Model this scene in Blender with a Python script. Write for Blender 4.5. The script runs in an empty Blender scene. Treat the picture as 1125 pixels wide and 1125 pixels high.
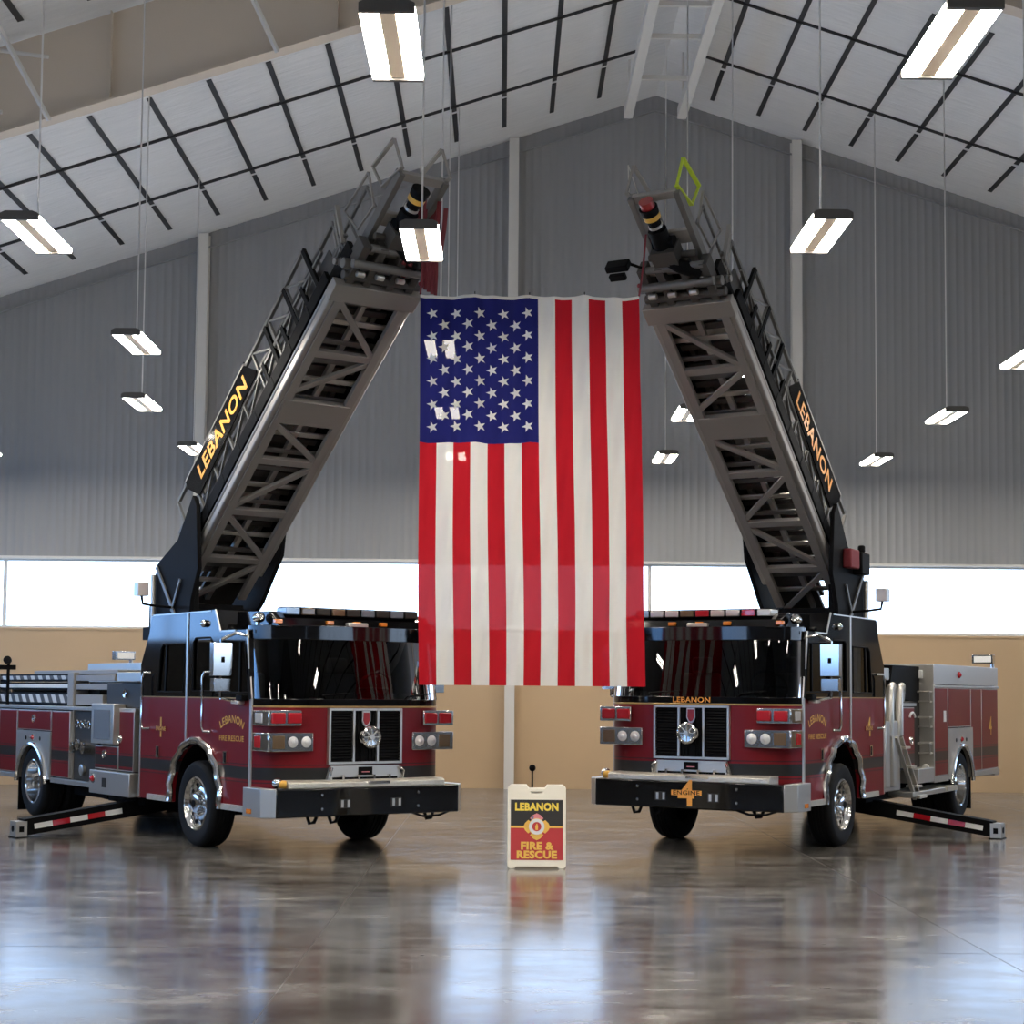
import bpy, bmesh, math, random
from mathutils import Vector, Matrix
from mathutils.geometry import tessellate_polygon
random.seed(7)
sc = bpy.context.scene
COL = sc.collection
R = math.radians
PI = math.pi

# ------------------------------------------------------------------ materials
def mat(name, base=(.5, .5, .5), rough=.5, metal=0., coat=0., spec=.5, emit=None, es=0.):
    m = bpy.data.materials.new(name); m.use_nodes = True
    b = m.node_tree.nodes['Principled BSDF']
    b.inputs['Base Color'].default_value = (*base, 1)
    b.inputs['Roughness'].default_value = rough
    b.inputs['Metallic'].default_value = metal
    b.inputs['Coat Weight'].default_value = coat
    b.inputs['Coat Roughness'].default_value = .03
    b.inputs['Specular IOR Level'].default_value = spec
    if emit:
        b.inputs['Emission Color'].default_value = (*emit, 1)
        b.inputs['Emission Strength'].default_value = es
    return m

class NT:
    """small node helper"""
    def __init__(s, m):
        s.t = m.node_tree; s.n = s.t.nodes; s.l = s.t.links
        s.b = s.n.get('Principled BSDF')
    def new(s, k, **kw):
        n = s.n.new(k)
        for a, v in kw.items(): setattr(n, a, v)
        return n
    def link(s, a, b): s.l.new(a, b)
    def math(s, op, a, b=None, clamp=False):
        n = s.new('ShaderNodeMath', operation=op, use_clamp=clamp)
        for i, v in enumerate((a, b)):
            if v is None: continue
            if isinstance(v, (int, float)): n.inputs[i].default_value = v
            else: s.link(v, n.inputs[i])
        return n.outputs[0]
    def noise(s, scale, detail=3, vec=None, rough=.55):
        n = s.new('ShaderNodeTexNoise'); n.inputs['Scale'].default_value = scale
        n.inputs['Detail'].default_value = detail; n.inputs['Roughness'].default_value = rough
        if vec is not None: s.link(vec, n.inputs['Vector'])
        return n.outputs['Fac']
    def obj(s): return s.new('ShaderNodeTexCoord').outputs['Object']
    def mapping(s, v, scale=(1, 1, 1)):
        n = s.new('ShaderNodeMapping'); n.inputs['Scale'].default_value = scale
        s.link(v, n.inputs['Vector']); return n.outputs[0]
    def ramp(s, f, stops):
        n = s.new('ShaderNodeValToRGB'); e = n.color_ramp.elements
        while len(e) < len(stops): e.new(.5)
        for q, (p, c) in zip(e, stops):
            q.position = p; q.color = (*c, 1) if len(c) == 3 else c
        s.link(f, n.inputs[0]); return n.outputs[0]
    def mix(s, f, a, b):
        n = s.new('ShaderNodeMix', data_type='RGBA')
        for i, v in ((0, f), (6, a), (7, b)):
            if isinstance(v, (int, float)): n.inputs[i].default_value = v
            elif isinstance(v, tuple): n.inputs[i].default_value = (*v, 1)
            else: s.link(v, n.inputs[i])
        return n.outputs[2]
    def bump(s, h, strength=.3, dist=.02):
        n = s.new('ShaderNodeBump'); n.inputs['Strength'].default_value = strength
        n.inputs['Distance'].default_value = dist
        s.link(h, n.inputs['Height']); s.link(n.outputs[0], s.b.inputs['Normal'])

M = {}
# polished concrete
m = M['concrete'] = mat('polished_concrete', rough=.2, spec=.33)
t = NT(m); o = t.obj()
n1 = t.noise(.55, 5, t.mapping(o, (.6, 1.6, 1)), .6); n2 = t.noise(2.6, 6, t.mapping(o, (.7, 1.3, 1)), .65); n3 = t.noise(45, 2, o)
v = t.math('ADD', t.math('MULTIPLY', n1, .48), t.math('MULTIPLY', n2, .52))
c = t.ramp(v, [(.38, (.050, .044, .037)), (.46, (.092, .083, .072)), (.54, (.16, .15, .135)), (.64, (.30, .285, .265))])
c = t.mix(t.math('MULTIPLY', n3, .25), c, (.12, .105, .09))
t.link(c, t.b.inputs['Base Color'])
t.link(t.math('ADD', t.math('MULTIPLY', n2, .18), .08), t.b.inputs['Roughness'])
t.bump(t.noise(1.3, 3, o), .05, .02)
# metal siding
m = M['siding'] = mat('grey_metal_siding', (.33, .335, .345), .5, 0, 0, .4)
t = NT(m); t.link(t.mix(t.noise(1.2, 3, t.mapping(t.obj(), (1, 1, .15))), (.25, .253, .26), (.29, .292, .298)), t.b.inputs['Base Color'])
m = M['tan'] = mat('tan_wall_panel', (.50, .35, .20), .6)
t = NT(m); t.link(t.mix(t.noise(.5, 4, t.obj()), (.46, .325, .19), (.54, .38, .225)), t.b.inputs['Base Color'])
M['darkwall'] = mat('dark_wall_panel', (.07, .065, .06), .7)
M['white_trim'] = mat('white_painted_steel', (.62, .60, .56), .5)
M['rafter'] = mat('primed_steel_rafter', (.56, .48, .39), .55)
# ceiling insulation fabric
m = M['fabric'] = mat('white_insulation_fabric', (.72, .72, .72), .55)
t = NT(m); o = t.obj(); w = t.noise(3.2, 4, t.mapping(o, (.5, 4.5, .5)), .6)
t.link(t.mix(w, (.60, .60, .60), (.76, .755, .75)), t.b.inputs['Base Color']); t.bump(w, .5, .05)
M['strap'] = mat('black_strap', (.025, .025, .027), .5)
M['wire'] = mat('steel_wire', (.75, .74, .72), .5, 0.)
M['lamp_body'] = mat('lamp_housing', (.12, .11, .10), .4, .5)
M['lamp_rib'] = mat('lamp_reflector', (.80, .66, .50), .5)
m = M['lamp'] = mat('lamp_lens', (.9, .9, .9), .4, emit=(1, .93, .82), es=60)
# red paint with charcoal stripe, z measured on the truck
m = M['red'] = mat('red_paint_striped', (.20, .006, .010), .32, 0, .1, .3)
t = NT(m); z = t.new('ShaderNodeSeparateXYZ'); t.link(t.obj(), z.inputs[0]); z = z.outputs[2]
def band(t, z, a, b): return t.math('MULTIPLY', t.math('GREATER_THAN', z, a), t.math('LESS_THAN', z, b))
c = t.mix(band(t, z, .905, 1.04), (.155, .0045, .009), (.020, .020, .020))
c = t.mix(band(t, z, 1.065, 1.077), c, (.04, .015, .015)); c = t.mix(band(t, z, .868, .880), c, (.04, .015, .015))
t.link(c, t.b.inputs['Base Color'])
M['redp'] = mat('red_plain', (.30, .01, .012), .3, 0, .6)
M['black'] = mat('black_gloss_paint', (.003, .003, .0035), .08, 0, 0., .5)
M['blackm'] = mat('black_matte', (.0045, .0045, .005), .6, 0, 0, .08)
M['joint'] = mat('joint_filler', (.07, .06, .052), .5)
M['rubber'] = mat('tyre_rubber', (.007, .007, .0075), .75, 0, 0, .25)
M['chrome'] = mat('chrome', (.75, .74, .72), .12, 1.)
M['steel'] = mat('brushed_steel', (.58, .555, .51), .38, .85)
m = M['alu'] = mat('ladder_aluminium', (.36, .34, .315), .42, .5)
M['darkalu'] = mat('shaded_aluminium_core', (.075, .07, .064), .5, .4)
M['rail'] = mat('grey_rail', (.17, .165, .155), .45, .5)
M['dalu'] = mat('dull_aluminium', (.30, .28, .255), .55, .3)
M['tread'] = mat('tread_plate', (.62, .58, .50), .4, .6)
t = NT(M['tread']); v_ = t.new('ShaderNodeTexVoronoi'); v_.inputs['Scale'].default_value = 26; t.link(t.obj(), v_.inputs['Vector']); t.bump(v_.outputs['Distance'], .5, .01)
M['goldline'] = mat('gold_pinstripe', (.42, .27, .10), .35, .6)
M['gold'] = mat('gold_lettering', (.75, .42, .07), .38, .2)
M['orange'] = mat('orange_lettering', (.85, .36, .06), .4)
M['amber'] = mat('amber_lens', (.75, .22, .02), .2, 0, .5)
M['redlens'] = mat('red_lens', (.42, .012, .02), .12, 0, .8)
M['brownlens'] = mat('smoked_amber_lens', (.12, .075, .035), .2, 0, .6)
M['clear'] = mat('clear_lens', (.75, .74, .72), .08, .4, .5)
M['bluelens'] = mat('pale_blue_lens', (.35, .5, .75), .15, 0, .5)
M['screen'] = mat('grey_screen', (.16, .19, .23), .25)
M['panel'] = mat('dark_pump_panel', (.030, .026, .021), .5, 0, 0, .3)
M['white'] = mat('white_reflective', (.75, .75, .74), .4)
M['ivory'] = mat('ivory_plastic', (.90, .83, .68), .45)
M['signblack'] = mat('sign_black', (.018, .017, .016), .4)
M['signred'] = mat('sign_red', (.52, .035, .04), .4)
M['signgold'] = mat('sign_gold', (.86, .50, .09), .4)
M['signyel'] = mat('sign_yellow', (.90, .66, .08), .4)
M['signpink'] = mat('sign_pink', (.75, .25, .28), .4)
M['signblue'] = mat('sign_blue', (.16, .16, .30), .4)
M['lime'] = mat('lime_paint', (.50, .62, .03), .4)
M['grip'] = mat('grey_seat', (.04, .04, .042), .7)
M['ropered'] = mat('red_webbing', (.16, .012, .018), .7)
m = M['checker'] = mat('white_black_marking', (.6, .6, .6), .4)
t = NT(m); s_ = t.new('ShaderNodeSeparateXYZ'); t.link(t.obj(), s_.inputs[0])
k = t.math('GREATER_THAN', t.math('FRACT', t.math('MULTIPLY', t.math('ADD', s_.outputs[1], t.math('MULTIPLY', s_.outputs[2], .9)), 3.2)), .5)
t.link(t.mix(k, (.62, .62, .60), (.05, .05, .05)), t.b.inputs['Base Color'])

def glass(name, tint, rough=.0, ior=1.5):
    m = bpy.data.materials.new(name); m.use_nodes = True
    n = m.node_tree.nodes; l = m.node_tree.links; n.clear()
    out = n.new('ShaderNodeOutputMaterial'); mx = n.new('ShaderNodeMixShader'); fr = n.new('ShaderNodeFresnel')
    fr.inputs[0].default_value = ior
    tr = n.new('ShaderNodeBsdfTransparent'); tr.inputs[0].default_value = (*tint, 1)
    gl = n.new('ShaderNodeBsdfGlossy'); gl.inputs['Roughness'].default_value = rough
    l.new(fr.outputs[0], mx.inputs[0]); l.new(tr.outputs[0], mx.inputs[1]); l.new(gl.outputs[0], mx.inputs[2]); l.new(mx.outputs[0], out.inputs[0])
    return m
M['pane'] = glass('window_glass', (.93, .95, .95))
M['cabglass'] = glass('tinted_cab_glass', (.15, .18, .17), .005, 1.42)

def cloth(name, col, tl=.30):
    m = bpy.data.materials.new(name); m.use_nodes = True
    n = m.node_tree.nodes; l = m.node_tree.links; n.clear()
    out = n.new('ShaderNodeOutputMaterial'); mx = n.new('ShaderNodeMixShader'); mx.inputs[0].default_value = tl
    d = n.new('ShaderNodeBsdfDiffuse'); tr = n.new('ShaderNodeBsdfTranslucent')
    d.inputs[0].default_value = (*col, 1); tr.inputs[0].default_value = (*col, 1)
    l.new(d.outputs[0], mx.inputs[1]); l.new(tr.outputs[0], mx.inputs[2])
    m2 = n.new('ShaderNodeMixShader'); m2.inputs[0].default_value = .008
    g = n.new('ShaderNodeBsdfTransparent')
    l.new(mx.outputs[0], m2.inputs[1]); l.new(g.outputs[0], m2.inputs[2]); l.new(m2.outputs[0], out.inputs[0])
    return m
M['fred'] = cloth('flag_red', (.52, .016, .026)); M['fwhite'] = cloth('flag_white', (.82, .79, .73)); M['fstar'] = cloth('flag_star', (.88, .85, .78), .03); M['fblue'] = cloth('flag_blue', (.020, .022, .14))

# ------------------------------------------------------------------ mesh builder
class MB:
    def __init__(s, *mats):
        s.v = []; s.f = []; s.mi = []; s.sm = []; s.mats = list(mats); s.T = None; s.cur = 0
    def m(s, name):
        if name not in s.mats: s.mats.append(name)
        s.cur = s.mats.index(name); return s
    def add(s, vs, fs, smooth=False):
        o = len(s.v)
        for p in vs:
            p = Vector(p); s.v.append(s.T @ p if s.T else p)
        for f in fs:
            s.f.append([i + o for i in f]); s.mi.append(s.cur); s.sm.append(smooth)
    def box(s, x0, x1, y0, y1, z0, z1):
        x0, x1 = min(x0, x1), max(x0, x1); y0, y1 = min(y0, y1), max(y0, y1); z0, z1 = min(z0, z1), max(z0, z1)
        vs = [(x, y, z) for z in (z0, z1) for y in (y0, y1) for x in (x0, x1)]
        s.add(vs, [(0, 2, 3, 1), (4, 5, 7, 6), (0, 1, 5, 4), (2, 6, 7, 3), (0, 4, 6, 2), (1, 3, 7, 5)])
    def prism(s, axis, c0, c1, outer, holes=()):
        def P(a, b, c): return {'x': (c, a, b), 'y': (a, c, b), 'z': (a, b, c)}[axis]
        loops = [list(outer)] + [list(h) for h in holes]
        flat = [p for l in loops for p in l]; n = len(flat)
        tris = tessellate_polygon([[Vector((a, b, 0)) for a, b in l] for l in loops])
        vs = [P(a, b, c0) for a, b in flat] + [P(a, b, c1) for a, b in flat]
        def nrm(tri):
            (ax, ay), (bx, by), (cx, cy) = (flat[i] for i in tri)
            return (bx - ax) * (cy - ay) - (by - ay) * (cx - ax)
        up = 1 if axis in 'xz' else -1
        if c1 < c0: up = -up
        fs = []
        for tri in tris:
            tri = tuple(tri); tri = tri if nrm(tri) > 0 else tri[::-1]
            if up < 0: tri = tri[::-1]
            fs.append(tuple(i + n for i in tri)); fs.append(tri[::-1])
        o = 0
        for li, l in enumerate(loops):
            area = sum(l[i][0] * l[(i + 1) % len(l)][1] - l[(i + 1) % len(l)][0] * l[i][1] for i in range(len(l)))
            ccw = (area > 0) == (li == 0)
            if up < 0: ccw = not ccw
            for i in range(len(l)):
                a, b = o + i, o + (i + 1) % len(l)
                q = (a, b, b + n, a + n); fs.append(q if ccw else q[::-1])
            o += len(l)
        s.add(vs, fs)
    def tube(s, path, r, seg=8, closed=False, cap=True):
        P = [Vector(p) for p in path]; n = len(P); rings = []
        prev = None
        for i in range(n):
            a = P[i - 1] if (i > 0 or closed) else P[i]; b = P[(i + 1) % n] if (i < n - 1 or closed) else P[i]
            d = (b - a).normalized()
            if prev is None:
                u = d.orthogonal().normalized()
            else:
                u = prev - d * prev.dot(d)
                u = u.normalized() if u.length > 1e-6 else d.orthogonal().normalized()
            prev = u; w = d.cross(u); rr = r[i] if isinstance(r, (list, tuple)) else r
            rings.append([P[i] + (u * math.cos(2 * PI * k / seg) + w * math.sin(2 * PI * k / seg)) * rr for k in range(seg)])
        vs = [p for g in rings for p in g]; fs = []
        for i in range(n if closed else n - 1):
            j = (i + 1) % n
            for k in range(seg):
                k2 = (k + 1) % seg
                fs.append((i * seg + k, i * seg + k2, j * seg + k2, j * seg + k))
        if cap and not closed:
            fs.append(tuple(range(seg))[::-1]); fs.append(tuple((n - 1) * seg + k for k in range(seg)))
        s.add(vs, fs, True)
    def cyl(s, p0, p1, r, seg=14, r1=None): s.tube([p0, p1], [r, r if r1 is None else r1], seg)
    def beam(s, p0, p1, w, h, up=(0, 0, 1)):
        p0, p1, up = Vector(p0), Vector(p1), Vector(up); d = (p1 - p0).normalized()
        if abs(d.dot(up)) > .99: up = Vector((1, 0, 0))
        x = d.cross(up).normalized(); y = x.cross(d).normalized(); x = x * (w / 2); y = y * (h / 2)
        vs = [p + a * x + b * y for p in (p0, p1) for a, b in ((-1, -1), (1, -1), (1, 1), (-1, 1))]
        s.add(vs, [(0, 1, 2, 3), (7, 6, 5, 4), (0, 4, 5, 1), (1, 5, 6, 2), (2, 6, 7, 3), (3, 7, 4, 0)])
    def lathe(s, prof, org, ax, seg=32, close=False):
        """profile of (radius, height along ax)"""
        org, ax = Vector(org), Vector(ax).normalized(); u = ax.orthogonal().normalized(); w = ax.cross(u)
        vs = []; n = len(prof)
        for r_, h_ in prof:
            for k in range(seg):
                a = 2 * PI * k / seg; vs.append(org + ax * h_ + (u * math.cos(a) + w * math.sin(a)) * r_)
        fs = []
        for i in range(n - 1):
            for k in range(seg):
                k2 = (k + 1) % seg; fs.append((i * seg + k, i * seg + k2, (i + 1) * seg + k2, (i + 1) * seg + k))
        s.add(vs, fs, True)
    def ball(s, c, r, seg=12):
        c = Vector(c); prof = [(max(r * math.sin(PI * i / 8), 1e-4), -r * math.cos(PI * i / 8)) for i in range(9)]
        s.lathe(prof, c, (0, 0, 1), seg)
    def text(s, body, size, org, xd, yd, bold=.02, depth=.004, arc=None, width=None, shear=0, align='CENTER'):
        """text centred on org, reading along xd with up yd; arc = radius of a circle it is bent round"""
        cu = bpy.data.curves.new('t', 'FONT'); cu.body = body; cu.size = size; cu.align_x = align; cu.align_y = 'CENTER'
        cu.offset = bold * size; cu.resolution_u = 3; cu.shear = shear; cu.space_character = 1.06
        ob = bpy.data.objects.new('t', cu); COL.objects.link(ob)
        dg = bpy.context.evaluated_depsgraph_get(); me = ob.evaluated_get(dg).to_mesh()
        vs = [Vector(p.co) for p in me.vertices]; fs = [tuple(p.vertices) for p in me.polygons]
        ob.evaluated_get(dg).to_mesh_clear(); bpy.data.objects.remove(ob); bpy.data.curves.remove(cu)
        xd, yd = Vector(xd).normalized(), Vector(yd).normalized(); nd = xd.cross(yd)
        wx = max(p.x for p in vs) - min(p.x for p in vs); k = width / wx if width else 1.
        out = []
        for p in vs:
            x, y = p.x * k, p.y
            if arc:
                a = x / arc; x, y = (arc + y) * math.sin(a), (arc + y) * math.cos(a) - arc
            out.append(Vector(org) + xd * x + yd * y + nd * depth)
        fs = [f if (out[f[1]] - out[f[0]]).cross(out[f[2]] - out[f[0]]).dot(nd) > 0 else f[::-1] for f in fs]
        s.add(out, fs)
    def build(s, name, parent=None, loc=(0, 0, 0), bevel=0., angle=35):
        me = bpy.data.meshes.new(name); me.from_pydata([tuple(p) for p in s.v], [], s.f)
        for k in s.mats: me.materials.append(M[k])
        me.polygons.foreach_set('material_index', s.mi); me.polygons.foreach_set('use_smooth', [True] * len(s.f))
        me.update(); me.set_sharp_from_angle(angle=R(angle))
        ob = bpy.data.objects.new(name, me); COL.objects.link(ob); ob.location = loc
        if parent: ob.parent = parent
        if bevel:
            b = ob.modifiers.new('bevel', 'BEVEL'); b.width = bevel; b.segments = 2; b.limit_method = 'ANGLE'; b.angle_limit = R(40)
            b.harden_normals = False
        return ob

def tag(o, label=None, cat=None, group=None, kind=None):
    if label: o['label'] = label
    if cat: o['category'] = cat
    if group: o['group'] = group
    if kind: o['kind'] = kind
    return o
def empty(name, loc=(0, 0, 0), rz=0.):
    o = bpy.data.objects.new(name, None); COL.objects.link(o); o.location = loc; o.rotation_euler = (0, 0, rz); o.empty_display_size = .2
    return o
def copy_tree(o, parent=None):
    c = o.copy(); COL.objects.link(c)
    if parent: c.parent = parent
    for ch in [x for x in bpy.data.objects if x.parent == o]: copy_tree(ch, c)
    return c

# ------------------------------------------------------------------ camera
F_PX, CY, PITCH, ROLL, HCAM = 1872.4, 630.7, 3.962, .493, 1.833
cam = bpy.data.cameras.new('camera'); co = bpy.data.objects.new('camera', cam); COL.objects.link(co); sc.camera = co
cam.sensor_width = 36; cam.lens = F_PX / 1125 * 36; cam.shift_y = (CY - 562.5) / 1125; cam.clip_end = 400
a, r = R(PITCH), R(-ROLL)
fw = Vector((0, math.cos(a), math.sin(a))); up = Vector((0, -math.sin(a), math.cos(a))); rt = Vector((1, 0, 0))
r2 = rt * math.cos(r) - up * math.sin(r); u2 = rt * math.sin(r) + up * math.cos(r)
mw = Matrix((r2, u2, -fw)).transposed().to_4x4(); mw.translation = (0, 0, HCAM); co.matrix_world = mw

# ------------------------------------------------------------------ building
BY = R(.323)                     # the hall is turned a touch against the camera
D = 32.69; RX, RZ, SL = 2.93, 13.53, .325; XL, XR = -13.6, 19.46; YF = -9.
def roofz(x): return RZ - SL * abs(x - RX)
def setting(o, label=None, cat='building'):
    o.rotation_euler = (0, 0, BY); o['kind'] = 'structure'
    if label: o['label'] = label
    o['category'] = cat
    return o

b = MB('concrete'); b.box(XL - .3, XR + .3, YF - .3, D + .4, -.2, 0)
setting(b.build('floor'), 'polished mottled grey brown concrete floor', 'floor')

W0, W1 = 2.975, 4.315
# saw-cut joints lie in the floor
b = MB('joint')
for x in (-6.2, -1.35, 3.5, 8.35): b.box(x - .0025, x + .0025, 0, D, -.001, .0008)
for y in (6.2, 12.3, 18.4, 24.5): b.box(XL, XR, y - .002, y + .002, -.001, .0008)
setting(b.build('trim_1'), 'thin dark saw-cut joints in the polished floor', 'joint')

def siding_wall(name, p0, p1, nrm, zlow, top, label, step=.1525, low='tan', sill=None):
    """corrugated sheet from zlow to top(x) with tan panels below"""
    b = MB('siding'); p0, p1 = Vector(p0), Vector(p1); L = (p1 - p0).length; d = (p1 - p0) / L; nrm = Vector(nrm)
    prof = []; s = 0.
    while s < L:
        for f, h in ((0, 0), (.55, 0), (.68, .010), (.87, .010)):
            q = s + f * step
            if q < L: prof.append((q, h))
        s += step
    prof.append((L, 0)); vs = []
    for q, h in prof:
        p = p0 + d * q + nrm * h
        vs += [(p.x, p.y, zlow), (p.x, p.y, top(p))]
    fs = [(2 * i, 2 * i + 2, 2 * i + 3, 2 * i + 1) for i in range(len(prof) - 1)]
    if d.cross(Vector((0, 0, 1))).dot(nrm) < 0: fs = [f[::-1] for f in fs]
    b.add(vs, fs)
    # outer skin, so that the wall is solid
    q0, q1 = p0 - nrm * .2, p1 - nrm * .2; N = 40
    vs = []
    for i in range(N + 1):
        p = q0.lerp(q1, i / N); vs += [(p.x, p.y, zlow), (p.x, p.y, top(p) + .1)]
    b.add(vs, [(2 * i, 2 * i + 2, 2 * i + 3, 2 * i + 1) for i in range(N)])
    # sill and head flashing of the window strip, and the panels under it
    def slab(z0, z1, t0, t1, k):
        b.m(k); c = [p0 + nrm * t0, p1 + nrm * t0, p1 + nrm * t1, p0 + nrm * t1]
        vs = [(p.x, p.y, z) for z in (z0, z1) for p in c]
        fs = [(3, 2, 1, 0), (4, 5, 6, 7), (0, 1, 5, 4), (1, 2, 6, 5), (2, 3, 7, 6), (3, 0, 4, 7)]
        if (c[1] - c[0]).cross(c[3] - c[0]).z < 0: fs = [f[::-1] for f in fs]
        b.add(vs, fs)
    sill = W0 if sill is None else sill
    slab(0, sill, -.2, .02, low)
    slab(W1 - .0, W1 + .05, -.2, .035, 'white_trim'); slab(sill - .03, sill + .01, -.2, .035, low)
    o = b.build(name); setting(o, label, 'wall'); return o

def strip_window(name, p0, p1, label, mull, W0=W0):
    p0, p1 = Vector(p0), Vector(p1); b = MB('pane'); d = (p1 - p0).normalized(); n = Vector((-d.y, d.x, 0)); q = n * .006
    b.add([(p.x, p.y, z) for z in (W0, W1) for p in (p0 - q, p1 - q)] , [(0, 1, 3, 2)])
    o = b.build(name); setting(o, label, 'window')
    f = MB('white_trim')
    for s in mull:
        p = p0 + d * s
        f.beam((p.x, p.y, W0), (p.x, p.y, W1), .05, .07, (d.x, d.y, 0))
    f.beam((p0.x, p0.y, W0 + .03), (p1.x, p1.y, W0 + .03), .07, .05); f.beam((p0.x, p0.y, W1 - .02), (p1.x, p1.y, W1 - .02), .07, .04)
    f.build('window_frame', o); return o

siding_wall('wall_back', (XL, D, 0), (XR, D, 0), (0, -1, 0), W1, lambda p: roofz(p.x), 'gable wall of grey ribbed metal above a tan band')
strip_window('window_1', (XL, D + .1, 0), (15.5, D + .1, 0), 'long bright strip window in the gable wall', (.5, 4.04, 16.44, 28.8))
b = MB('darkwall'); b.box(15.5, XR, D, D + .2, W0, W1); setting(b.build('trim_6'), 'unseen dark panel added to cut window reflections in the right truck', 'panel')  # added out of view so the right truck's side mirrors less bright window
siding_wall('wall_left', (XL, YF, 0), (XL, D, 0), (1, 0, 0), W1, lambda p: roofz(XL), 'left side wall of the hall', low='darkwall', sill=2.7)
strip_window('window_2', (XL - .1, YF, 0), (XL - .1, D, 0), 'strip window in the left side wall', [1.55 * k for k in range(1, 27)], 2.7)
siding_wall('wall_right', (XR, YF, 0), (XR, D, 0), (-1, 0, 0), W1, lambda p: roofz(XR), 'right side wall of the hall', low='darkwall', sill=2.7)
strip_window('window_3', (XR + .1, YF, 0), (XR + .1, D, 0), 'strip window in the right side wall', [1.55 * k for k in range(1, 27)], 2.7)
b = MB('siding', 'darkwall'); b.prism('y', YF - .2, YF, [(XL, 3), (XR, 3), (XR, roofz(XR)), (RX, RZ), (XL, roofz(XL))]); b.m('darkwall').box(XL, XR, YF - .2, YF, 0, 3)
setting(b.build('wall_front'), 'gable wall behind the viewer', 'wall')

# ceiling: insulation fabric with its straps
b = MB('fabric', 'strap')
def slope(sgn):
    xe = XL if sgn < 0 else XR; N = 60
    th = .3
    vs = [(RX, YF - .2, RZ), (xe + sgn * .3, YF - .2, roofz(xe + sgn * .3)), (xe + sgn * .3, D + .2, roofz(xe + sgn * .3)), (RX, D + .2, RZ)]
    vs += [(x, y, z + th) for x, y, z in vs]
    f = [(0, 1, 2, 3), (7, 6, 5, 4), (0, 4, 5, 1), (1, 5, 6, 2), (2, 6, 7, 3), (3, 7, 4, 0)]
    if sgn > 0: f = [q[::-1] for q in f]
    b.m('fabric').add(vs, f)
    b.m('strap')
    ye = 31.75 if sgn < 0 else 31.96
    x0 = (-.04 + 2 * .9) if sgn < 0 else 3.05 + .89
    k = 0
    def P(x, y): return (x, y, roofz(x) - .012)
    while True:
        x = x0 + sgn * k * (.9 if sgn < 0 else .885); k += 1
        if abs(x - xe) < .3 or (x - xe) * sgn > 0: break
        # each strap is broken where it passes over a purlin
        for ya, yb in ((ye, ye - 1.55), (ye - 1.68, ye - 6.35), (21.7, 17.2), (17.05, 12.3), (12.15, 6), (5.8, 0), (-.2, -6)):
            b.beam(P(x, ya), P(x, yb), .085, .012, (sgn * SL, 0, 1))
    for i, y in enumerate((29.79, 27.15, 24.3, 20.6, 17.9, 15.2, 12.5, 9.8, 7.1, 4.4)):
        yy = y + (.2 if sgn > 0 and i < 3 else 0)
        b.beam(P(RX + sgn * .45, yy), P(xe - sgn * .1, yy), .08, .012, (0, 1, 0))
slope(-1); slope(1)
setting(b.build('ceiling'), 'white fabric ceiling held up by black straps', 'ceiling')

# rigid frame rafters
def rafter(y, name='rafter_beam'):
    b = MB('rafter')
    for sgn in (-1, 1):
        xe = XL if sgn < 0 else XR; L = abs(xe - RX)
        def zb(d): return 12.25 - .32 * d
        bot = [(RX + sgn * d, zb(d)) for d in (0, 4, 8, L)]
        topp = [(RX + sgn * d, RZ - SL * d - .02) for d in (L, 0)]
        b.prism('y', y + .09, y + .11, bot + topp)
        for d0, d1 in ((0, L),):
            b.beam((RX + sgn * d0, y + .1, zb(d0)), (RX + sgn * d1, y + .1, zb(d1)), .26, .025, (sgn * .32, 0, 1))
        for d in (2.4, 5.2, 8.2, 11.2, 14):   # stiffeners
            b.box(RX + sgn * d - .008, RX + sgn * d + .008, y - .02, y + .22, zb(d), RZ - SL * d - .03)
    return b.build(name)
def fix(o, label, cat): o.rotation_euler = (0, 0, BY); tag(o, label, cat, None, 'structure'); return o
o = fix(rafter(22.15), 'deep beige steel rafter crossing above the trucks', 'beam')
o = MB('white_trim')
for x in (-3.05, -6.05, 8.9, 11.9):
    s = -1 if x < RX else 1
    o.beam((x + s * .62, 21.3, roofz(x) - .05), (x, 22.12, 12.2 - .32 * abs(x - RX)), .05, .05)
fix(o.build('trim_2'), 'thin pale flange braces on the rafter', 'brace')
b = MB('white_trim'); b.tube([(-13.2, 22.0, 11.05 - .0), (-6.05, 22.0, 10.14)], .028); b.tube([(-13.2, 22.0, 10.1), (-6.64, 22.0, 9.39)], .028)
fix(b.build('trim_3'), 'pair of white pipes along the left part of the rafter', 'pipe')

# columns of the gable wall
for i, x in enumerate((-11.6, -5.83, .156, 5.65, 11.4, 16.9)):
    b = MB('white_trim'); z1 = roofz(x) - .05
    for yy in (D - .24, D - .03): b.box(x - .095, x + .095, yy - .012, yy + .012, 0, z1)
    b.box(x - .01, x + .01, D - .24, D - .03, 0, z1)
    o = b.build('wall_column'); fix(o, ['pale steel column far left on the gable wall', 'pale steel column behind the left ladder', 'pale steel column behind the flag',
        'pale steel column behind the right ladder', 'pale steel column right of the right truck', 'pale steel column far right on the gable wall'][i], 'column')
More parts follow.
